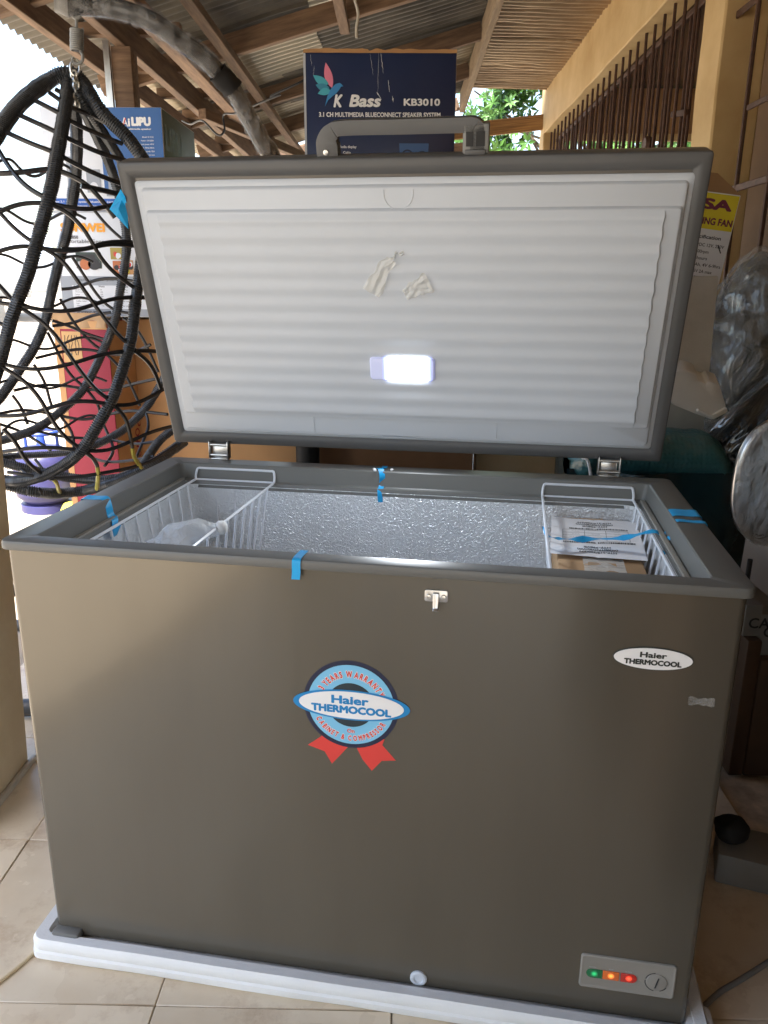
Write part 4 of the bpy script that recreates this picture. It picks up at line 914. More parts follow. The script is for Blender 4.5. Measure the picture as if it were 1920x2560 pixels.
# left stack of cartons
YS = 3.3
p = atY(*q1(228, 632), YS); q = atY(*q1(955, 630), YS); zl = atY(*q2(345, 205), YS)
ai, W_, D_, H_ = carton('speaker_box', p.x, YS, zl.z+.004, q.x, YS+.50, p.z, (M_['pwhite'], M_['boxgreen'], M_['cardboard']), 'blue and white speaker box on top of the left stack', 'box')
ax_ = lambda x: (x-228)/(955-228)*W_
ay = lambda y_: H_-(y_-630)/(955-228)*W_
patch('print_panel', rect(ax_(580), ay(1080)+.0, W_-.002, H_-.002), M_['pblue'], ai, FR(o=.0007))
patch('print_strip', rect(.01, .006, W_-.002, .045), M_['pblue2'], ai, FR(o=.0012))
ls = [L('A', ax_(712), ay(735), ax_(40+228), ax_(50+228), bold=.0), L('LIPU', ax_(772), ay(728), ax_(888)-ax_(772), ax_(42+228), bold=.08), L('i', ax_(752), ay(732), None, ax_(42+228), bold=.05), L('3.1 multimedia speaker', ax_(712), ay(752), ax_(888)-ax_(712), ax_(9+228), bold=.03)]
for k, t_ in enumerate(['Model: SP-3122', 'Power: 12V/220V', 'Output power: 40W', 'Frequency: 50Hz-20kHz', 'Bluetooth: V5.0', 'Woofer: 6.5 inch', 'Sensitivity: 650mV', 'USB, SD, FM, remote', 'AUX/DVD input', 'Gross weight: 6kg']):
    ls.append(L(t_, ax_(898), ay(795+k*19.5), None, ax_(7.5+228), 'r', bold=.01))
ls += [L('Bass 2.1 speaker system, bluetooth, karaoke', .02, .030, W_*.55, .007, bold=.01), L('lower power, remote control, display', .02, .014, W_*.5, .007, bold=.01)]
text_obj('lettering', ls, M_['st_white'], ai, FR(o=.0018))
patch('logo_slash', [(ax_(718), ay(735)), (ax_(724), ay(735)), (ax_(742), ay(690)), (ax_(736), ay(690))], M_['pred'], ai, FR(o=.0022))
for x0_ in (345, 590):
    patch('print_tower', rect(ax_(x0_+15), ay(1110), ax_(x0_+45), ay(900)), M_['ptable'], ai, FR(o=.0013)); patch('print_base', rect(ax_(x0_), ay(1120), ax_(x0_+65), ay(1108)), M_['ptable'], ai, FR(o=.0018))
patch('print_subwoofer', rect(ax_(475), ay(1100), ax_(560), ay(970)), M_['ptable'], ai, FR(o=.0013)); patch('print_cone', ell(ax_(517), ay(1065), ax_(24+228), ax_(24+228), 24), M_['pwhite'], ai, FR(o=.0018))
b = MB()
text_into(b, 'LIPU', .03, H_*.62, .24, .09, bold=.03); text_into(b, '3.1', .05, H_*.15, .2, .09, bold=.03)
b.build('lettering', M_['boxgreen2'], ai, M=RS(W_))
# generator carton
z1 = zl.z; z0 = atY(*q2(420, 893), YS).z; p = atY(*q2(350, 210), YS-.02); q = atY(*q2(1010, 210), YS)
gn, W_, D_, H_ = carton('generator_box', p.x, YS-.03, z0+.004, q.x+.02, YS+.45, z1, (M_['pwhite'], M_['pwhite'], M_['cardboard']), 'white generator box with orange lettering in the middle of the left stack', 'box')
gx = lambda x: (x-345)/(1010-345)*(W_-.02); gy = lambda y_: H_-(y_-210)/(893-210)*H_
patch('print_band', rect(.002, .003, W_-.002, gy(625)), M_['ptable'], gn, FR(o=.0007)); patch('print_edge', rect(.002, gy(222), W_-.002, H_-.002), M_['pgrey'], gn, FR(o=.0007))
patch('print_table', rect(gx(425), gy(840), W_-.01, gy(685)), M_['pwhite'], gn, FR(o=.0012))
text_obj('lettering', [L('SUNWEI', gx(385), gy(338), gx(682)-gx(385), (gy(288)-gy(338)), bold=.06)], M_['porange'], gn, FR(o=.0018))
tl_ = [L('SW3850', gx(400), gy(385), None, .012, bold=.02), L('Portable Generator', gx(430), gy(412), gx(760)-gx(430), .014, bold=.0), L('Appliances', gx(435), gy(697), None, .007, bold=.02), L('Watts', gx(605), gy(697), None, .007, bold=.02), L('Appliances', gx(735), gy(697), None, .007, bold=.02), L('POWERED BY', gx(445), gy(872), gx(580)-gx(445), .011, bold=.02), L('Ready to power your home', gx(455), gy(655), gx(800)-gx(455), .009, bold=.0)]
for k, (a_, b_) in enumerate([('Electric fan', '75'), ('TV 21 inch', '150'), ('Lamp', '100'), ('Hi-fi', '300'), ('12 inch band saw', '1100'), ('Coffee maker', '800'), ('Iron', '1200'), ('Water pump', '750')]):
    y_ = gy(718+k*15); tl_ += [L(a_, gx(445), y_, None, .0055, bold=.0), L(b_, gx(615), y_, None, .0055, bold=.0), L(a_, gx(745), y_, None, .0055, bold=.0)]
text_obj('lettering', tl_, M_['ink'], gn, FR(o=.0018))
# generator picture: tank, frame, engine
patch('print_generator', rect(gx(470), gy(575), gx(640), gy(470)), M_['boxgreen2'], gn, FR(o=.0012)); patch('print_generator', [(gx(482), gy(560)), (gx(628), gy(560)), (gx(628), gy(530)), (gx(482), gy(530))], M_['pgrey'], gn, FR(o=.0018))
patch('print_generator', rect(gx(500), gy(515), gx(600), gy(485)), M_['ink'], gn, FR(o=.0018)); patch('print_generator', ell(gx(530), gy(548), .022, .022, 18), M_['food'], gn, FR(o=.0022)); patch('print_generator', ell(gx(590), gy(548), .025, .022, 18), M_['ink'], gn, FR(o=.0022))
for x0_, y0_, x1_, y1_, mt in ((705, 440, 800, 515, 'food2'), (715, 525, 790, 612, 'food'), (795, 520, 852, 612, 'cardorange'), (865, 525, 940, 612, 'food2')):
    patch('print_picture', rect(gx(x0_), gy(y1_), gx(x1_), gy(y0_)), M_[mt], gn, FR(o=.0012))
    for k in range(5): patch('print_picture', ell(gx(x0_+(x1_-x0_)*random.uniform(.2, .8)), gy(y0_+(y1_-y0_)*random.uniform(.2, .8)), .012*random.uniform(.5, 1), .010, 12), M_[random.choice(['ink', 'pwhite', 'pred', 'yellowp', 'food'])], gn, FR(o=.0016+.0003*k))
# red carton on the ground
p = atY(*q2(340, 910), YS-.05); e_ = atY(*q2(690, 930), YS-.05)
yw = YS-.05
rd, W_, D_, H_ = carton('tall_carton', p.x, yw, .0, e_.x+.02, yw+.55, p.z+.0, (M_['cartonred'], M_['cardorange'], M_['cardboard']), 'tall carton with dark red front at the bottom of the left stack', 'carton', rz=-.16)
patch('print_edge', rect(.002, 0, .03, H_-.03), M_['cardorange'], rd, FR(o=.0008)); patch('print_edge', rect(.002, H_-.035, W_-.002, H_-.002), M_['cardorange'], rd, FR(o=.0012))
patch('sticker', rect(.035, H_-.17, .12, H_-.045), M_['stickertan'], rd, FR(o=.0010))
b = MB(); rn = random.Random(9)
for k in range(5):
    x = .05+k*.014; P = [V((x+.006*rn.uniform(-1, 1), H_-.06-.016*j, 0)) for j in range(6)]; b.tube(spline(P, 3), .0014, 4)
b.build('scribble', M_['ink'], rd, M=FR(o=.0018))
text_obj('lettering', [L('Power', 0, 0, .20, .06, bold=.0)], M_['cartonred'], rd, RS(W_) @ Matrix.Translation((.16, .62, 0)) @ Matrix.Rotation(-pi/2, 4, 'Z'))
patch('print_ring', ell(.33, H_-.12, .04, .045, 28), M_['cartonred'], rd, RS(W_)); patch('print_ring', ell(.33, H_-.12, .03, .035, 28), M_['cardorange'], rd, RS(W_, .0013))
b = MB(); b.grid(lambda u, v: (u*(W_+.0)-.004+.004*noise.noise(V((u*9, v, 0))), -.004+(v)*.006+.008*noise.noise(V((u*6, v*2, 4))), H_-.03+.06*v), 20, 4); b.build('torn_flap', M_['cardboard'], rd, smooth=True)
# second plain carton to the right of it, behind the lid edge
p = atY(*q2(700, 930), YS+.25)
carton('tall_carton', e_.x+.05, YS+.12, 0, e_.x+.60, YS+.6, atY(*q2(800, 905), YS+.12).z, M_['cardorange'], 'plain orange brown tall carton right of the red one, behind the net chair', 'carton')
# gas cylinder and yellow cloth
def lathe_obj(name, prof, mt, parent, n=28): b = MB(); b.lathe(prof, n); return b.build(name, mt, parent, smooth=True, ang=40)
cc = atZ(100, 1292, 0); g0 = V((cc.x-.02, cc.y+.15, 0))
gc = empty('gas_cylinder', g0, 0, 'blue painted gas cylinder standing behind the net chair near the pillar', 'gas cylinder')
lathe_obj('foot_ring', [(.125, 0), (.135, .005), (.135, .045), (.125, .05)], M_['purple'], gc)
lathe_obj('cylinder_body', [(0, .05), (.10, .045), (.15, .09), (.155, .12), (.157, .13), (.155, .14), (.155, .26), (.15, .30), (.10, .35), (0, .365)], M_['purple'], gc)
b = MB(); b.tube([(.09*cos(a), .09*sin(a), .43) for a in [2*pi*k/20 for k in range(20)]], .01, 8, closed=True)
for k in range(3): a = 2*pi*k/3; b.tube([(.09*cos(a), .09*sin(a), .34), (.09*cos(a), .09*sin(a), .43)], .009, 8)
b.build('collar', M_['purple2'], gc, smooth=True); lathe_obj('valve', [(0, .36), (.025, .36), (.02, .41), (.012, .42), (0, .42)], M_['purple2'], gc, 14)
yc = atZ(215, 1290, .05)
b = MB(); b.grid(lambda u, v: ((u-.5)*.55, (v-.5)*.5, .03+.13*exp(-((u-.5)**2+(v-.5)**2)*7)+.05*noise.noise(V((u*4, v*4, 2)))), 30, 26)
o = b.build('yellow_cloth', M_['yellowcloth'], smooth=True, label='crumpled bright yellow cloth on the ground beside the gas cylinder', cat='cloth'); o.location = (yc.x+.1, yc.y+.22, 0)

# ================================================================ hanging net chair
AXP = atY(150*S, 640*S, 2.5); AX, AY = AXP.x-.03, 2.5
profile = [(165, 14), (200, 60), (250, 105), (330, 180), (450, 240), (560, 268), (700, 285), (820, 290), (900, 283), (960, 258), (1010, 200), (1045, 120), (1064, 30)]
PR = []
for yy, hw in profile:
    a_ = atY(150*S, yy*S, AY-.1); PR.append((a_.z, hw*S/FPX*AY*1.0))
PR[-1] = (PR[-1][0], .04)
def rad(z):
    if z >= PR[0][0]: return PR[0][1]
    if z <= PR[-1][0]: return PR[-1][1]
    for (za, ra), (zb_, rb_) in zip(PR, PR[1:]):
        if zb_ <= z <= za: t_ = (za-z)/(za-zb_); return ra+(rb_-ra)*t_
def on_egg(px, py, front=True):
    d = ray(px, py); best = None; hits = []; prev = None
    for k in range(241):
        Y = AY-.62+1.24*k/240; p = CAM+d*(Y/d.y); r_ = sqrt((p.x-AX)**2+(p.y-AY)**2); f_ = r_-rad(p.z)
        if p.z < PR[-1][0]-.01: f_ += (PR[-1][0]-p.z)
        if best is None or abs(f_) < best[0]: best = (abs(f_), p)
        if prev is not None and prev[0]*f_ < 0: hits.append(p)
        prev = (f_, p)
    if not hits: return best[1]
    return hits[0] if front else hits[-1]
def egg_path(pp, fn, front):
    P = [V((x, y_, 0)) for x, y_ in pp]; return [on_egg(*fn(p.x, p.y), front) for p in spline(P, 4)]
def smooth_path(P, it=2):
    for _ in range(it): P = [P[0]]+[(P[i-1]+P[i]*2+P[i+1])/4 for i in range(1, len(P)-1)]+[P[-1]]
    return P
def q12(x, y_): return q1(x, y_)
hc = empty('hanging_chair', (AX, AY, PR[0][0]), 0, 'black net hanging egg chair dangling from its curved stand on the left', 'hanging chair')
HO = V((AX, AY, PR[0][0])); ends = []
def rib(P, r_, name='rib', mt='rattan'):
    P = smooth_path(P, 3); b = MB(); C_ = [p-HO for p in P]; b.tube(C_, r_*.93, 9, jit=.12, seed=len(ends))
    dist = [0]; 
    for i in range(1, len(C_)): dist.append(dist[-1]+(C_[i]-C_[i-1]).length)
    tot = dist[-1]; H_ = []; pit = .0068; steps = int(tot/pit*6); k = 0; up_ = None
    for j in range(steps+1):
        d_ = tot*j/steps
        while k < len(C_)-2 and dist[k+1] < d_: k += 1
        f_ = (d_-dist[k])/max(1e-6, dist[k+1]-dist[k]); c_ = C_[k].lerp(C_[k+1], min(1, f_)); t_ = (C_[k+1]-C_[k]).normalized()
        up_ = t_.orthogonal().normalized() if up_ is None else (up_-t_*up_.dot(t_)).normalized()
        a_ = 2*pi*d_/pit; H_.append(c_+(up_*cos(a_)+t_.cross(up_)*sin(a_))*r_*(1+.10*noise.noise(V((d_*30, len(ends), 0)))))
    b.tube(H_, .0021, 4); ends.append(1); return b.build(name, M_[mt], hc, smooth=True)
up = lambda l: [(x*2.602/2.37, (y_/2.37-450)*2.602) for x, y_ in l]      # zoom 1 pixels into zoom 2 pixels
for pth, front, r_ in (
    (up([(395, 440), (335, 450), (200, 540), (90, 640), (0, 770), (-120, 960), (-180, 1200)]), True, .021),
    (up([(400, 450), (392, 600), (360, 800), (330, 960), (310, 1090)])+[(330, 60), (310, 150), (235, 420), (180, 620), (110, 800), (60, 950), (10, 1150), (-60, 1350), (-160, 1560)], True, .0175),
    (up([(420, 560), (450, 700), (455, 900), (445, 1080)])+[(480, 60), (450, 280), (400, 470), (340, 700), (300, 900), (230, 1080), (130, 1230), (0, 1420), (-120, 1530)], False, .0185),
    (up([(400, 440), (455, 445), (525, 545), (612, 680), (750, 805), (845, 940), (900, 1030)]), True, .021),
    (up([(430, 480), (490, 600), (600, 770), (700, 920), (760, 1040)]), False, .014),
    (up([(480, 620), (580, 820), (640, 950), (690, 1100)])+[(790, 170), (825, 350), (815, 550), (780, 720), (765, 850), (710, 1020), (620, 1220), (540, 1370), (400, 1500), (240, 1620), (30, 1690), (-80, 1710)], False, .0155),
    ([(930, 420), (905, 650), (880, 800), (860, 1000), (830, 1130), (770, 1320), (720, 1450), (620, 1620), (540, 1750), (400, 1870), (200, 1950), (50, 1960), (-80, 1930)], True, .0165),
    ([(1180, 1080), (1040, 1340), (960, 1470), (850, 1590), (720, 1680), (560, 1750)], False, .015),
    ([(1250, 1450), (1150, 1600), (1050, 1680), (980, 1770), (900, 1890), (700, 1955), (400, 1930), (60, 1850), (-80, 1810)], False, .016),
    ([(1200, 1700), (1060, 1800), (900, 1900), (640, 2005), (320, 2045), (60, 1990), (-80, 1940)], True, .016),
    ([(-80, 1840), (30, 1800), (250, 1790), (430, 1775), (550, 1750)], False, .012)):
    rib(egg_path(pth, q2, front), r_)
def rope(l, front=True, r_=.0060, mt='rope', fn=q2):
    P = smooth_path(egg_path(l, fn, front), 3); b = MB(); b.tube([p-HO for p in P], r_, 6); b.build('net_rope', M_[mt], hc, smooth=True)
for l in ([(-40, 222), (0, 205), (130, 155), (300, 150), (450, 180), (600, 190), (740, 160), (860, 120)], [(-40, 170), (0, 215), (100, 320), (220, 410), (380, 500), (480, 620), (620, 820), (760, 1000), (880, 1105)],
    [(340, 165), (450, 220), (560, 340), (650, 500), (760, 620), (910, 725)], [(-40, 480), (0, 460), (130, 430), (250, 440), (420, 465), (600, 440), (720, 415), (900, 430)],
    [(-40, 650), (0, 690), (80, 780), (150, 840), (300, 940), (420, 1090), (520, 1240), (640, 1380), (740, 1440)], [(-40, 790), (0, 800), (150, 820), (300, 850), (480, 850), (640, 800), (780, 765), (960, 765)],
    [(-40, 925), (0, 935), (60, 950)], [(-40, 1160), (30, 1200), (180, 1230), (330, 1225), (500, 1185), (680, 1130), (870, 1110), (1040, 1115)],
    [(20, 1220), (150, 1300), (260, 1420), (330, 1550), (430, 1680), (540, 1755)], [(-40, 1530), (0, 1535), (150, 1530), (300, 1490), (450, 1445), (600, 1440), (740, 1465), (860, 1460), (960, 1420), (1080, 1350)],
    [(880, 1115), (960, 1180), (1010, 1260), (1050, 1370)], [(-40, 1780), (30, 1765), (200, 1745), (350, 1740), (540, 1760), (700, 1760), (850, 1700), (980, 1640), (1130, 1600)],
    [(50, 1900), (200, 1920), (340, 1940), (520, 1930), (700, 1900), (860, 1870), (1000, 1820), (1150, 1720)], [(400, 450), (560, 450), (640, 420), (760, 400), (900, 410)]): rope(l)
for l in ([(740, 1460), (820, 1550), (850, 1680), (862, 1740)], [(20, 1620), (100, 1700), (170, 1830), (300, 1930), (345, 1945)], [(540, 1760), (600, 1800), (632, 1860)]): rope(l, True, .0062)
for l in ([(862, 1740), (870, 1800), (920, 1870)], [(345, 1945), (372, 1975), (380, 2020), (405, 2050)], [(632, 1860), (640, 1920), (630, 2010)]): rope(l, True, .0064, 'ropey')
for l in ([(400, 710), (500, 700), (620, 650), (740, 640), (880, 660)], [(470, 500), (560, 640), (650, 770), (750, 850), (880, 870)], [(520, 60), (600, 180), (700, 300), (790, 380)], [(340, 950), (480, 930), (600, 880), (720, 862)],
    [(390, 770), (450, 880), (520, 980), (620, 1080), (680, 1110)], [(340, 915), (450, 950), (560, 1000), (690, 1040)], [(230, 1160), (350, 1130), (500, 1100), (620, 1110), (760, 1140), (880, 1120), (980, 1070)],
    [(310, 990), (380, 1130), (450, 1260), (540, 1340)], [(220, 1200), (290, 1310), (320, 1420), (340, 1480)], [(90, 1370), (250, 1335), (400, 1335), (560, 1360), (700, 1370), (850, 1330), (1010, 1295)],
    [(700, 1140), (790, 1230), (860, 1350), (910, 1470)], [(80, 1400), (140, 1480), (180, 1590)], [(-40, 1530), (0, 1520), (130, 1495), (280, 1510), (420, 1540), (560, 1560), (720, 1520), (850, 1500), (960, 1510), (1090, 1525)],
    [(570, 1370), (640, 1460), (660, 1560), (720, 1690)], [(400, 1545), (470, 1640), (480, 1740)], [(-40, 1570), (0, 1590), (150, 1640), (330, 1760)], [(230, 1630), (400, 1670), (560, 1680), (730, 1690), (870, 1720), (1020, 1700)],
    [(950, 1520), (970, 1600), (930, 1700), (890, 1800)], [(720, 1690), (740, 1770), (680, 1860)], [(800, 900), (860, 940), (930, 1030), (990, 1160), (1030, 1250)], [(60, 1780), (130, 1880), (240, 1960)], [(230, 1820), (330, 1950)], [(500, 1740), (640, 1830), (820, 1830), (1000, 1800)]): rope(l, False, .0058)
for l in ([(295, 550), (365, 600), (430, 640), (560, 690), (680, 760)], [(215, 600), (360, 675), (410, 715), (570, 790), (720, 850)], [(110, 680), (350, 790), (400, 820), (600, 910), (740, 950)], [(30, 780), (180, 850), (330, 905), (370, 930), (540, 1020), (720, 1090)],
    [(330, 530), (380, 560), (460, 600)], [(-20, 870), (60, 1000), (160, 1110), (265, 1170)], [(-20, 1030), (150, 1020), (300, 1000), (420, 1040), (520, 1100), (600, 1185), (680, 1290)], [(480, 1100), (620, 1130), (740, 1160)]): rope(l, True, .0070, 'rope', q1)
# cross rungs that close the unseen far and left side of the net
for k in range(7):
    z = PR[3][0]+(PR[10][0]-PR[3][0])*k/6.5; P = []
    for j in range(16):
        a = radians(95+60*j/15); z2 = z+.02*sin(j*.7); r_ = rad(z2); P.append(V((AX+r_*cos(a), AY+r_*sin(a), z2)))
    b = MB(); b.tube([p-HO for p in spline(P, 3)], .005, 6); b.build('net_rope', M_['rope'], hc, smooth=True)
for a in (150, 180, 215, 250):
    P = [V((AX+rad(z)*cos(radians(a)), AY+rad(z)*sin(radians(a)), z)) for z, _ in PR]; 
    if a == 150 and 0: rib(P, .016)
# spring, hook and chain
hk = atY(*q1(455, 60), AY)
sp_ = empty('hanging_spring', hk, 0, 'coiled spring with hook and chain holding up the net chair', 'spring')
def hp(x, y_): return atY(*q1(x, y_), AY)-hk
b = MB(); z0_, z1_ = hp(455, 170), hp(455, 300); P = []
for k in range(140): t_ = k/139; a = 2*pi*11*t_; c = z0_.lerp(z1_, t_); P.append(c+V((.0165*cos(a), .0165*sin(a), 0)))
b.tube(P, .0034, 6); b.build('coil', M_['bumper'], sp_, smooth=True)
b = MB(); b.tube([hp(455, 175), hp(455, 300)], .011, 10); b.build('coil_core', M_['dark'], sp_, smooth=True)
b = MB(); b.tube(spline([hp(430, 55), hp(430, 90), hp(450, 110), hp(475, 90), hp(475, 55)], 5), .0045, 8); b.tube([hp(453, 90), hp(454, 175)], .0045, 8); b.build('top_bolt', M_['bumper'], sp_, smooth=True)
b = MB(); b.tube(spline([hp(475, 300), hp(490, 330), hp(485, 365), hp(455, 378), hp(435, 365), hp(430, 340)], 5), .0045, 8); b.build('hook', M_['bumper'], sp_, smooth=True)
def link(c, w_, h_, rot):
    b = MB(); P = [V((w_*cos(a)*.5, 0, h_*sin(a)*.5)) for a in [2*pi*k/16 for k in range(16)]]; R_ = Matrix.Rotation(rot, 4, 'Z') @ Matrix.Rotation(.25, 4, 'Y')
    b.tube([(R_ @ p)+c for p in P], .0038, 7, closed=True); b.build('chain_link', M_['steel'], sp_, smooth=True)
link(hp(445, 400), .026, .042, .2)
for k, (x, y_) in enumerate([(438, 440), (448, 475), (452, 505), (455, 535), (452, 570), (455, 600), (458, 628)]): link(hp(x, y_), .015, .022, (k % 2)*1.4)
# curved stand
arm = [(300, -60), (330, 5), (430, 28), (600, 38), (760, 72), (900, 128), (1010, 200), (1110, 275), (1210, 345), (1300, 440), (1380, 530), (1440, 640), (1510, 760), (1570, 870), (1625, 960)]
P = []
for i, (x, y_) in enumerate(arm): P.append(atY(*q1(x, y_), AY-.02+.012*i*0+(.30*(i/14)**1.5)))
P = P[1:]
e_ = P[-1]; tail = [e_+V((.10, .02, -.35)), e_+V((.12, .0, -.8)), V((e_.x-.05, e_.y-.05, .35)), V((e_.x-.35, e_.y-.05, .04)), V((AX+.1, AY+.1, .03))]
cs = empty('chair_stand', (AX, AY, 0), 0, 'thick curved black stand arm wrapped in torn plastic film', 'chair stand'); CO = V((AX, AY, 0))
full = spline([p-CO for p in P+tail], 7)
b = MB(); b.tube(full, .027, 16, jit=.05); b.build('arm', M_['armwrap'], cs, smooth=True)
def seg(a_, b_, r_, jit, mt, name):
    n_ = len(full); S_ = full[int(a_*n_):int(b_*n_)]; b = MB(); b.tube(S_, lambda t: r_*(1+.12*noise.noise(V((t*14, a_*9, 0)))), 16, jit=jit, caps=False); b.build(name, M_[mt], cs, smooth=True)
seg(.02, .44, .0315, .35, 'armfilm', 'film_wrap'); seg(.50, .80, .0305, .25, 'armfilm', 'film_wrap')
seg(.0, .06, .030, .08, 'bumper', 'end_tape'); seg(.435, .505, .0335, .15, 'blackmat', 'tape_band')
for k, t_ in enumerate([.12, .2, .27, .33, .39, .56, .6, .66]):
    c = full[int(t_*len(full))]; b = MB()
    b.grid(lambda u, v: tuple(c+V(((u-.5)*.05, -.030-.010*noise.noise(V((u*5, v*5, k))), (v-.62)*.055+.008*noise.noise(V((u*7, k, 0)))))), 8, 8); b.build('film_flap', M_['armfilm'], cs, smooth=True)
b = MB(); b.tube([(.55*cos(a), .55*sin(a), .03) for a in [2*pi*k/40 for k in range(40)]], .025, 10, closed=True); b.tube([(-.55, 0, .03), (.55, 0, .03)], .022, 10); b.build('base_ring', M_['rattan'], cs, smooth=True)

# ================================================================ things on the right
# fan carton, leaning
p0 = atY(*q5(428, 178), 2.75); p1 = atY(*q5(330, 555), 2.75); t0 = atY(*q5(318, 68), 2.75)
dn = (p1-p0); ang = atan2(dn.x, -dn.z)*-1
fb = empty('fan_box', (0, 0, 0), label='tall leaning fan box with a yellow label behind the lid on the right', cat='box')
WF, HF, DF = .30, 1.30, .24
M = frame(p0, (cos(.15), -.10, sin(-.13)), (.17, 0, 1)); fb.matrix_local = M        # x right, y up, z to the camera; origin: top right front corner
b = MB(); vs_ = [(x, y_, z) for z in (-DF, 0) for y_ in (-HF, 0) for x in (-WF, 0)]
b.mi = 1; b.add(vs_, [(0,2,3,1),(0,1,5,4),(2,6,7,3),(0,4,6,2),(1,3,7,5)]); b.mi = 0; b.f.append((4,5,7,6)); b.m.append(0)
b.build('box_body', [M_['paper'], M_['cardboard']], fb, bevel=.003)
FZ = lambda z: Matrix.Translation((0, 0, z))
patch('print_panel', rect(-WF+.003, -.115, -.003, -.004), M_['yellowp'], fb, FZ(.0006)); 
text_obj('lettering', [L('ASA', -.018, -.052, .155, .030, 'r', bold=.06), L('DC STANDING FAN', -.006, -.100, .22, .020, 'r', bold=.05)], M_['maroon'], fb, FZ(.0014))
ls = [L('Specification', -.13, -.145, .10, .011, 'l', bold=.03)]
for k, t_ in enumerate(['Input AC/DC 12V, 220V', 'Speed: 1800rpm', 'Timer: 2 hours', 'Battery 7Ah, 4V 6-9hrs', 'Adapter 15V 2A max', 'Power 12W/25cm+10%', 'Blade 16 inch', 'Net: 5.4kg +10%', 'Protection class II', 'Standard IP20']):
    ls.append(L(t_, -.15+.0*k, -.170-k*.021, min(.14, .0065*len(t_)), .010, 'l', bold=.01))
text_obj('lettering', ls, M_['ink'], fb, FZ(.0008))
for k in (0, 1):
    b = MB(); b.tube([(-.035, -.16-.15*k, .001), (-.020, -.185-.15*k, .001)], .002, 5); b.build('tick_mark', M_['ink'], fb)
b = MB(); b.loft([[(-WF, .0, 0), (0, .0, 0), (0, .0, -DF), (-WF, 0, -DF)], [(-WF+.02, .075, -.10), (-.065, .075, -.10), (-.065, .075, -.12), (-WF+.02, .075, -.12)]]); b.build('top_flap', M_['cardboard'], fb)
# polystyrene slab and corner block
p0 = atY(*q5(232, 585), 2.25); p1 = atY(*q5(278, 1410), 2.1)
sl = empty('foam_slab', (0, 0, 0), label='tall pale polystyrene slab standing behind the right edge of the lid', cat='foam slab')
sl.matrix_local = frame((p1.x, p1.y, 0), (1, 0, 0), (0, 0, 1)) @ Matrix.Rotation(radians(1.5), 4, 'Z')
b = MB(); b.box(-.20, 0, -.05, 0, p0.z, .0); b.build('slab', M_['foamd'], sl, bevel=.006)
b = MB(); b.box(-.062, .02, .0005, -.035, p0.z-.45, .016); b.build('ridge', M_['foamd'], sl, bevel=.004)
poly = [(60, 1180), (100, 1060), (150, 1058), (205, 1078), (212, 1110), (250, 1126), (265, 1108), (318, 1130), (352, 1235), (345, 1280), (280, 1308), (190, 1275), (80, 1230)]
PP = [atY(*q5(x, y_), 2.02) for x, y_ in poly]; c = sum(PP, V((0, 0, 0)))/len(PP)
blk2 = empty('foam_corner', c, 0, 'broken white polystyrene corner block beside the lid on the right', 'foam block')
b = MB(); b.loft([[(p-c)+V((0, 0, 0)) for p in PP], [(p-c)+V((.012, .07, .022)) for p in PP]]); b.build('block', M_['foam'], blk2, bevel=.004)
b = MB(); ln = [atY(*q5(x, y_), 2.02) for x, y_ in ((345, 1240), (352, 1262), (280, 1300), (200, 1262), (205, 1248), (275, 1280))]; b.loft([[(p-c)+V((0, -.014, 0)) for p in ln], [(p-c)+V((0, .001, 0)) for p in ln]]); b.build('step', M_['foam'], blk2, bevel=.002)

def blob(name, c, rad3, rot, mt, label, cat, seed, amp=.12, n=(64, 40), sq=.8, film_=None, part='wrapping', crease=.05):
    o = empty(name, c, 0, label, cat); R_ = Matrix.Rotation(rot[0], 4, 'X') @ Matrix.Rotation(rot[1], 4, 'Y') @ Matrix.Rotation(rot[2], 4, 'Z')
    def pw_(v, e): return (abs(v)**e)*(1 if v >= 0 else -1)
    def mk(sc, sd_):
        def fn(u, v):
            a = 2*pi*u; e = pi*(v-.5)
            p = V((pw_(cos(e), sq)*pw_(cos(a), sq), pw_(cos(e), sq)*pw_(sin(a), sq), pw_(sin(e), sq)))
            k_ = 1+amp*noise.noise(p*1.7+V((sd_, 0, 0)))+crease*(1-abs(noise.noise(p*4.2+V((sd_, 3, 0))))*2.2)*.6+crease*.25*(1-abs(noise.noise(V((p.x*9, p.y*9, p.z*3))+V((sd_, 7, 0))))*2)
            q_ = p*k_*sc; return tuple(R_ @ V((q_.x*rad3[0], q_.y*rad3[1], q_.z*rad3[2])))
        return fn
    b = MB(); b.grid(mk(1, seed), *n); b.build(part, mt, o, smooth=True, ang=60)
    if film_ is not None: b = MB(); b.grid(mk(1.05, seed), *n); b.build('clear_film', film_, o, smooth=True, ang=60)
    return o
c = V((1.19, 2.45, .96))
blob('wrapped_bundle', c, (.27, .24, .31), (0, .25, 0), M_['blackplastic'], 'big bundle wrapped in shiny black and clear plastic on the right', 'bundle', 2.2, n=(120, 90), crease=.10, film_=M_['clearfilm'])
c = atY(*q5(480, 1220), 2.05)
blob('wrapped_roll', c+V((.08, 0, -.02)), (.085, .085, .26), (0, .75, 0), M_['blackplastic'], 'narrow roll wrapped in black plastic leaning below the big bundle', 'roll', 5.1, amp=.08, sq=.7, n=(60, 60))
c = atY(*q5(330, 1400), 2.2)
blob('plastic_heap', c+V((.06, .06, -.06)), (.17, .10, .10), (0, 0, .2), M_['clearfilm'], 'heap of crumpled clear film between foam slab and black roll', 'plastic film', 8.1, amp=.2, crease=.12, film_=M_['blackplastic'] and None)
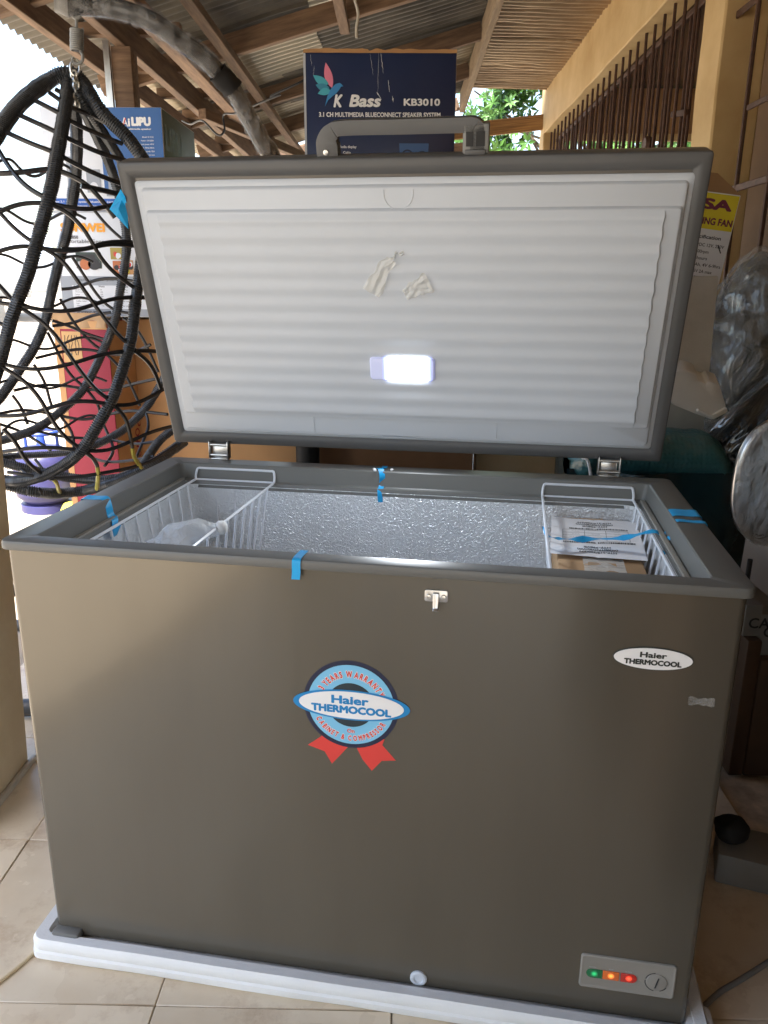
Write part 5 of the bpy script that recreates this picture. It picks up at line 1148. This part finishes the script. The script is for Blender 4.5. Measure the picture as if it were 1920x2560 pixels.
# teal bubble-wrapped seat
tp = atY(*q5(430, 1440), 1.95); tl_ = atY(1422, 1150, 1.98); 
te = empty('armchair', (tl_.x, 1.95, 0), 0, 'armchair wrapped in dark teal bubble wrap behind the right hinge', 'armchair')
wT = tp.x-tl_.x; zT = atY(1700, 1100, 1.95).z
b = MB(); ls = []
for k in range(41):
    t_ = k/40; x = wT*t_; e = min(t_, 1-t_)*2; z = zT-.055+.04*min(1, e*3)-.02*t_+.008*noise.noise(V((t_*7, 0, 1))); r_ = .065*min(1, .45+e*3)
    ls.append([(x, .06+r_*1.3*cos(a)*(1+.08*noise.noise(V((t_*9, a, 0)))), z-.02+r_*sin(a)*(1+.08*noise.noise(V((t_*9, a, 4))))) for a in [2*pi*j/20 for j in range(20)]])
b.loft(ls); b.build('top_roll', M_['tealwrap'], te, smooth=True)
b = MB(); b.grid(lambda u, v: (wT*(u*1.08-.02)+.02*noise.noise(V((u*3, v*3, 0))), .01-.05*sin(pi*v)+.03*noise.noise(V((u*4, v*3, 5)))-.05*sin(pi*u), (zT-.08)*v), 40, 40); b.add([(0, .02, 0), (wT*1.06, .02, 0), (wT*1.06, .2, 0), (0, .2, 0), (0, .02, zT-.06), (wT*1.06, .02, zT-.06), (wT*1.06, .2, zT-.06), (0, .2, zT-.06)], [(0, 1, 2, 3), (1, 2, 6, 5), (2, 3, 7, 6), (3, 0, 4, 7), (4, 5, 6, 7)])
b.build('seat_body', wrinkle(mat('dark_teal_film', (.012,.040,.052), .25, var=.2, coat=.5), scale=5, strength=.5, dist=.01), te, smooth=True, ang=50)
b = MB(); a_ = atY(1455, 1143, 1.90); c_ = atY(1475, 1170, 1.86); b.tube(spline([a_+V((-.02, .03, .01)), a_, (a_+c_)/2+V((.006, 0, 0)), c_+V((.01, 0, -.05))], 5), .004, 6); b.build('loose_cord', M_['wire'], smooth=True, label='short white cord hanging in front of the teal bubble wrap', cat='cord')
# clear-wrapped chrome framed seat at the right edge
c = atY(1975, 1205, 1.62)
wc = empty('wrapped_chair', c, 0, 'chrome rimmed chair wrapped in crinkled clear film at the right edge', 'chair')
def oval(s_, z): return [V(((.110*s_*pw__(cos(a), .75)), z, .132*s_*pw__(sin(a), .75))) for a in [2*pi*k/48 for k in range(48)]]
def pw__(v, e): return (abs(v)**e)*(1 if v >= 0 else -1)
b = MB(); b.tube(oval(1, 0), .012, 10, closed=True); b.build('chrome_rim', M_['chrome'], wc, smooth=True)
b = MB(); b.loft([oval(.92, .03), oval(.96, .0), oval(.8, -.022), oval(.3, -.03)]); b.build('backrest', M_['blackmat'], wc, smooth=True)
b = MB(); b.grid(lambda u, v: tuple(V(((.122*v**.6)*pw__(cos(2*pi*u), .75), -.012-.045*(1-v*v)+.012*noise.noise(V((u*14, v*6, 0))), (.145*v**.6)*pw__(sin(2*pi*u), .75)))+V((.004, 0, .004))*noise.noise(V((u*20, v*7, 3)))), 90, 24); b.build('clear_film', M_['clearfilm2'], wc, smooth=True)
b = MB(); b.tube(spline([(.06, .04, -.14), (.08, .08, -.35), (.09, .05, -c.z+.30), (.09, -.02, -c.z+.02)], 6), .008, 8); b.build('leg', M_['blackmat'], wc, smooth=True)
# white cartons in the dark and a black pole
for k, (x0_, x1_, ya, yb_, t_) in enumerate(((1866, 1897, 1512, 1592, 'CA'), (1903, 1960, 1535, 1640, 'C'))):
    Yk = 1.75+.0*k; a_ = atY(x0_, ya, Yk); b_ = atY(x1_, yb_, Yk)
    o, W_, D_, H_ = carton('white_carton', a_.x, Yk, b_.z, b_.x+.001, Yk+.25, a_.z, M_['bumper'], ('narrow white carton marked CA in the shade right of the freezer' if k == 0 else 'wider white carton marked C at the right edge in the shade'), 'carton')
    text_obj('lettering', [L(t_, .012, H_-.06, None, .026, bold=.02)], M_['ink'], o, FR(o=.0007))
zc1, zc2 = atY(1880, 1592, 1.75).z, atY(1930, 1640, 1.75).z; xa_ = atY(1862, 1592, 1.75).x
carton('shade_crate', xa_, 1.73, 0, atY(1899, 1592, 1.75).x, 2.02, zc1-.002, M_['darksteel'], 'dark brown crate under the narrow white carton', 'crate')  # both crates are added dark bodies for the shade below the cartons
carton('shade_crate', atY(1901, 1592, 1.75).x, 1.73, 0, xa_+.16, 2.02, zc2-.002, M_['darksteel'], 'dark brown crate under the wider white carton at the right edge', 'crate')
b = MB(); a_ = atY(1899, 1440, 1.66); b.tube([(a_.x-.003, 1.715, atY(1890, 1640, 1.715).z), (a_.x, 1.715, a_.z+.02)], .006, 8); b.build('black_pole', M_['blackmat'], smooth=True, label='thin black pole in front of the white cartons', cat='pole')
# low shaded box with a black ball of cloth
a_ = atZ(1785, 2205, 0); 
lb, W_, D_, H_ = carton('low_box', a_.x, a_.y-.0, 0, a_.x+.105, a_.y+.11, .07, M_['bumper'], 'low grey box on the dark floor right of the freezer', 'box', rz=-.35)
blob('black_bundle', V((a_.x+.045, a_.y+.05, .092)), (.034, .030, .024), (0, 0, 0), M_['blackmat'], 'small black cloth bundle lying on the low grey box', 'bundle', 3.3, n=(24, 16))
def cable(pts, r_, mt, label):
    b = MB(); b.tube(spline([atZ(x, y_, r_*.9) for x, y_ in pts], 6), r_, 8); b.build('floor_cable', M_[mt], smooth=True, label=label, cat='cable')
def q7(x, y_): return (x/2.37, 1900+y_/2.37)
cable([q7(-40, 1345), q7(0, 1310), q7(120, 1215), q7(235, 1110), q7(330, 1040)], .0035, 'oldwall', 'white cable on the tiles at the lower left of the freezer')
cable([(1700, 2560), (1735, 2530), (1760, 2515), (1800, 2480), (1850, 2450), (1930, 2400)], .005, 'bumper', 'pale cable on the dark floor at the bottom right corner')
cable([(1818, 1838), (1850, 1860), (1885, 1895), (1930, 1940)], .004, 'cable', 'thin pale cable on the dark floor further back on the right')

# unseen stock added beside the camera to darken the right side
for (x0_, y0_, z0_, x1_, y1_, z1_, mt, lb_) in ((.50, .0, 0, 1.26, .62, .70, 'cardboard2', 'large dark carton at the bottom of the pile by the shop wall, near the camera'), (.52, .03, .704, 1.24, .60, 1.28, 'cardboard', 'brown carton in the middle of the pile by the shop wall'),
    (.55, .05, 1.284, 1.22, .58, 1.72, 'cardboard2', 'dark carton on top of the pile by the shop wall'), (.32, -.85, 0, 1.30, -.05, 1.85, 'blackmat', 'tall black wrapped appliance behind the pile of cartons')):
    carton('brown_carton' if mt != 'blackmat' else 'added_appliance', x0_, y0_, z0_, x1_, y1_, z1_, M_[mt], lb_, 'carton' if mt != 'blackmat' else 'appliance')

# unseen pillars added behind the camera to break the bright yard reflection
for Y_, lb_ in ((-1.25, 'square yellow plastered porch pillar on the yard side, just behind the photographer'), (-3.9, 'square yellow plastered porch pillar at the yard corner of the porch')):
    o = empty('porch_pillar', (-1.15, Y_, 0), 0, lb_, 'pillar')
    b = MB(); b.box(-.16, -.22, -.2, .16, .22, BZ); b.build('shaft', M_['oldwall'], o, bevel=.01)
    b = MB(); b.box(-.18, -.24, -.1, .18, .24, .10); b.build('skirting', M_['cable'], o, bevel=.004)
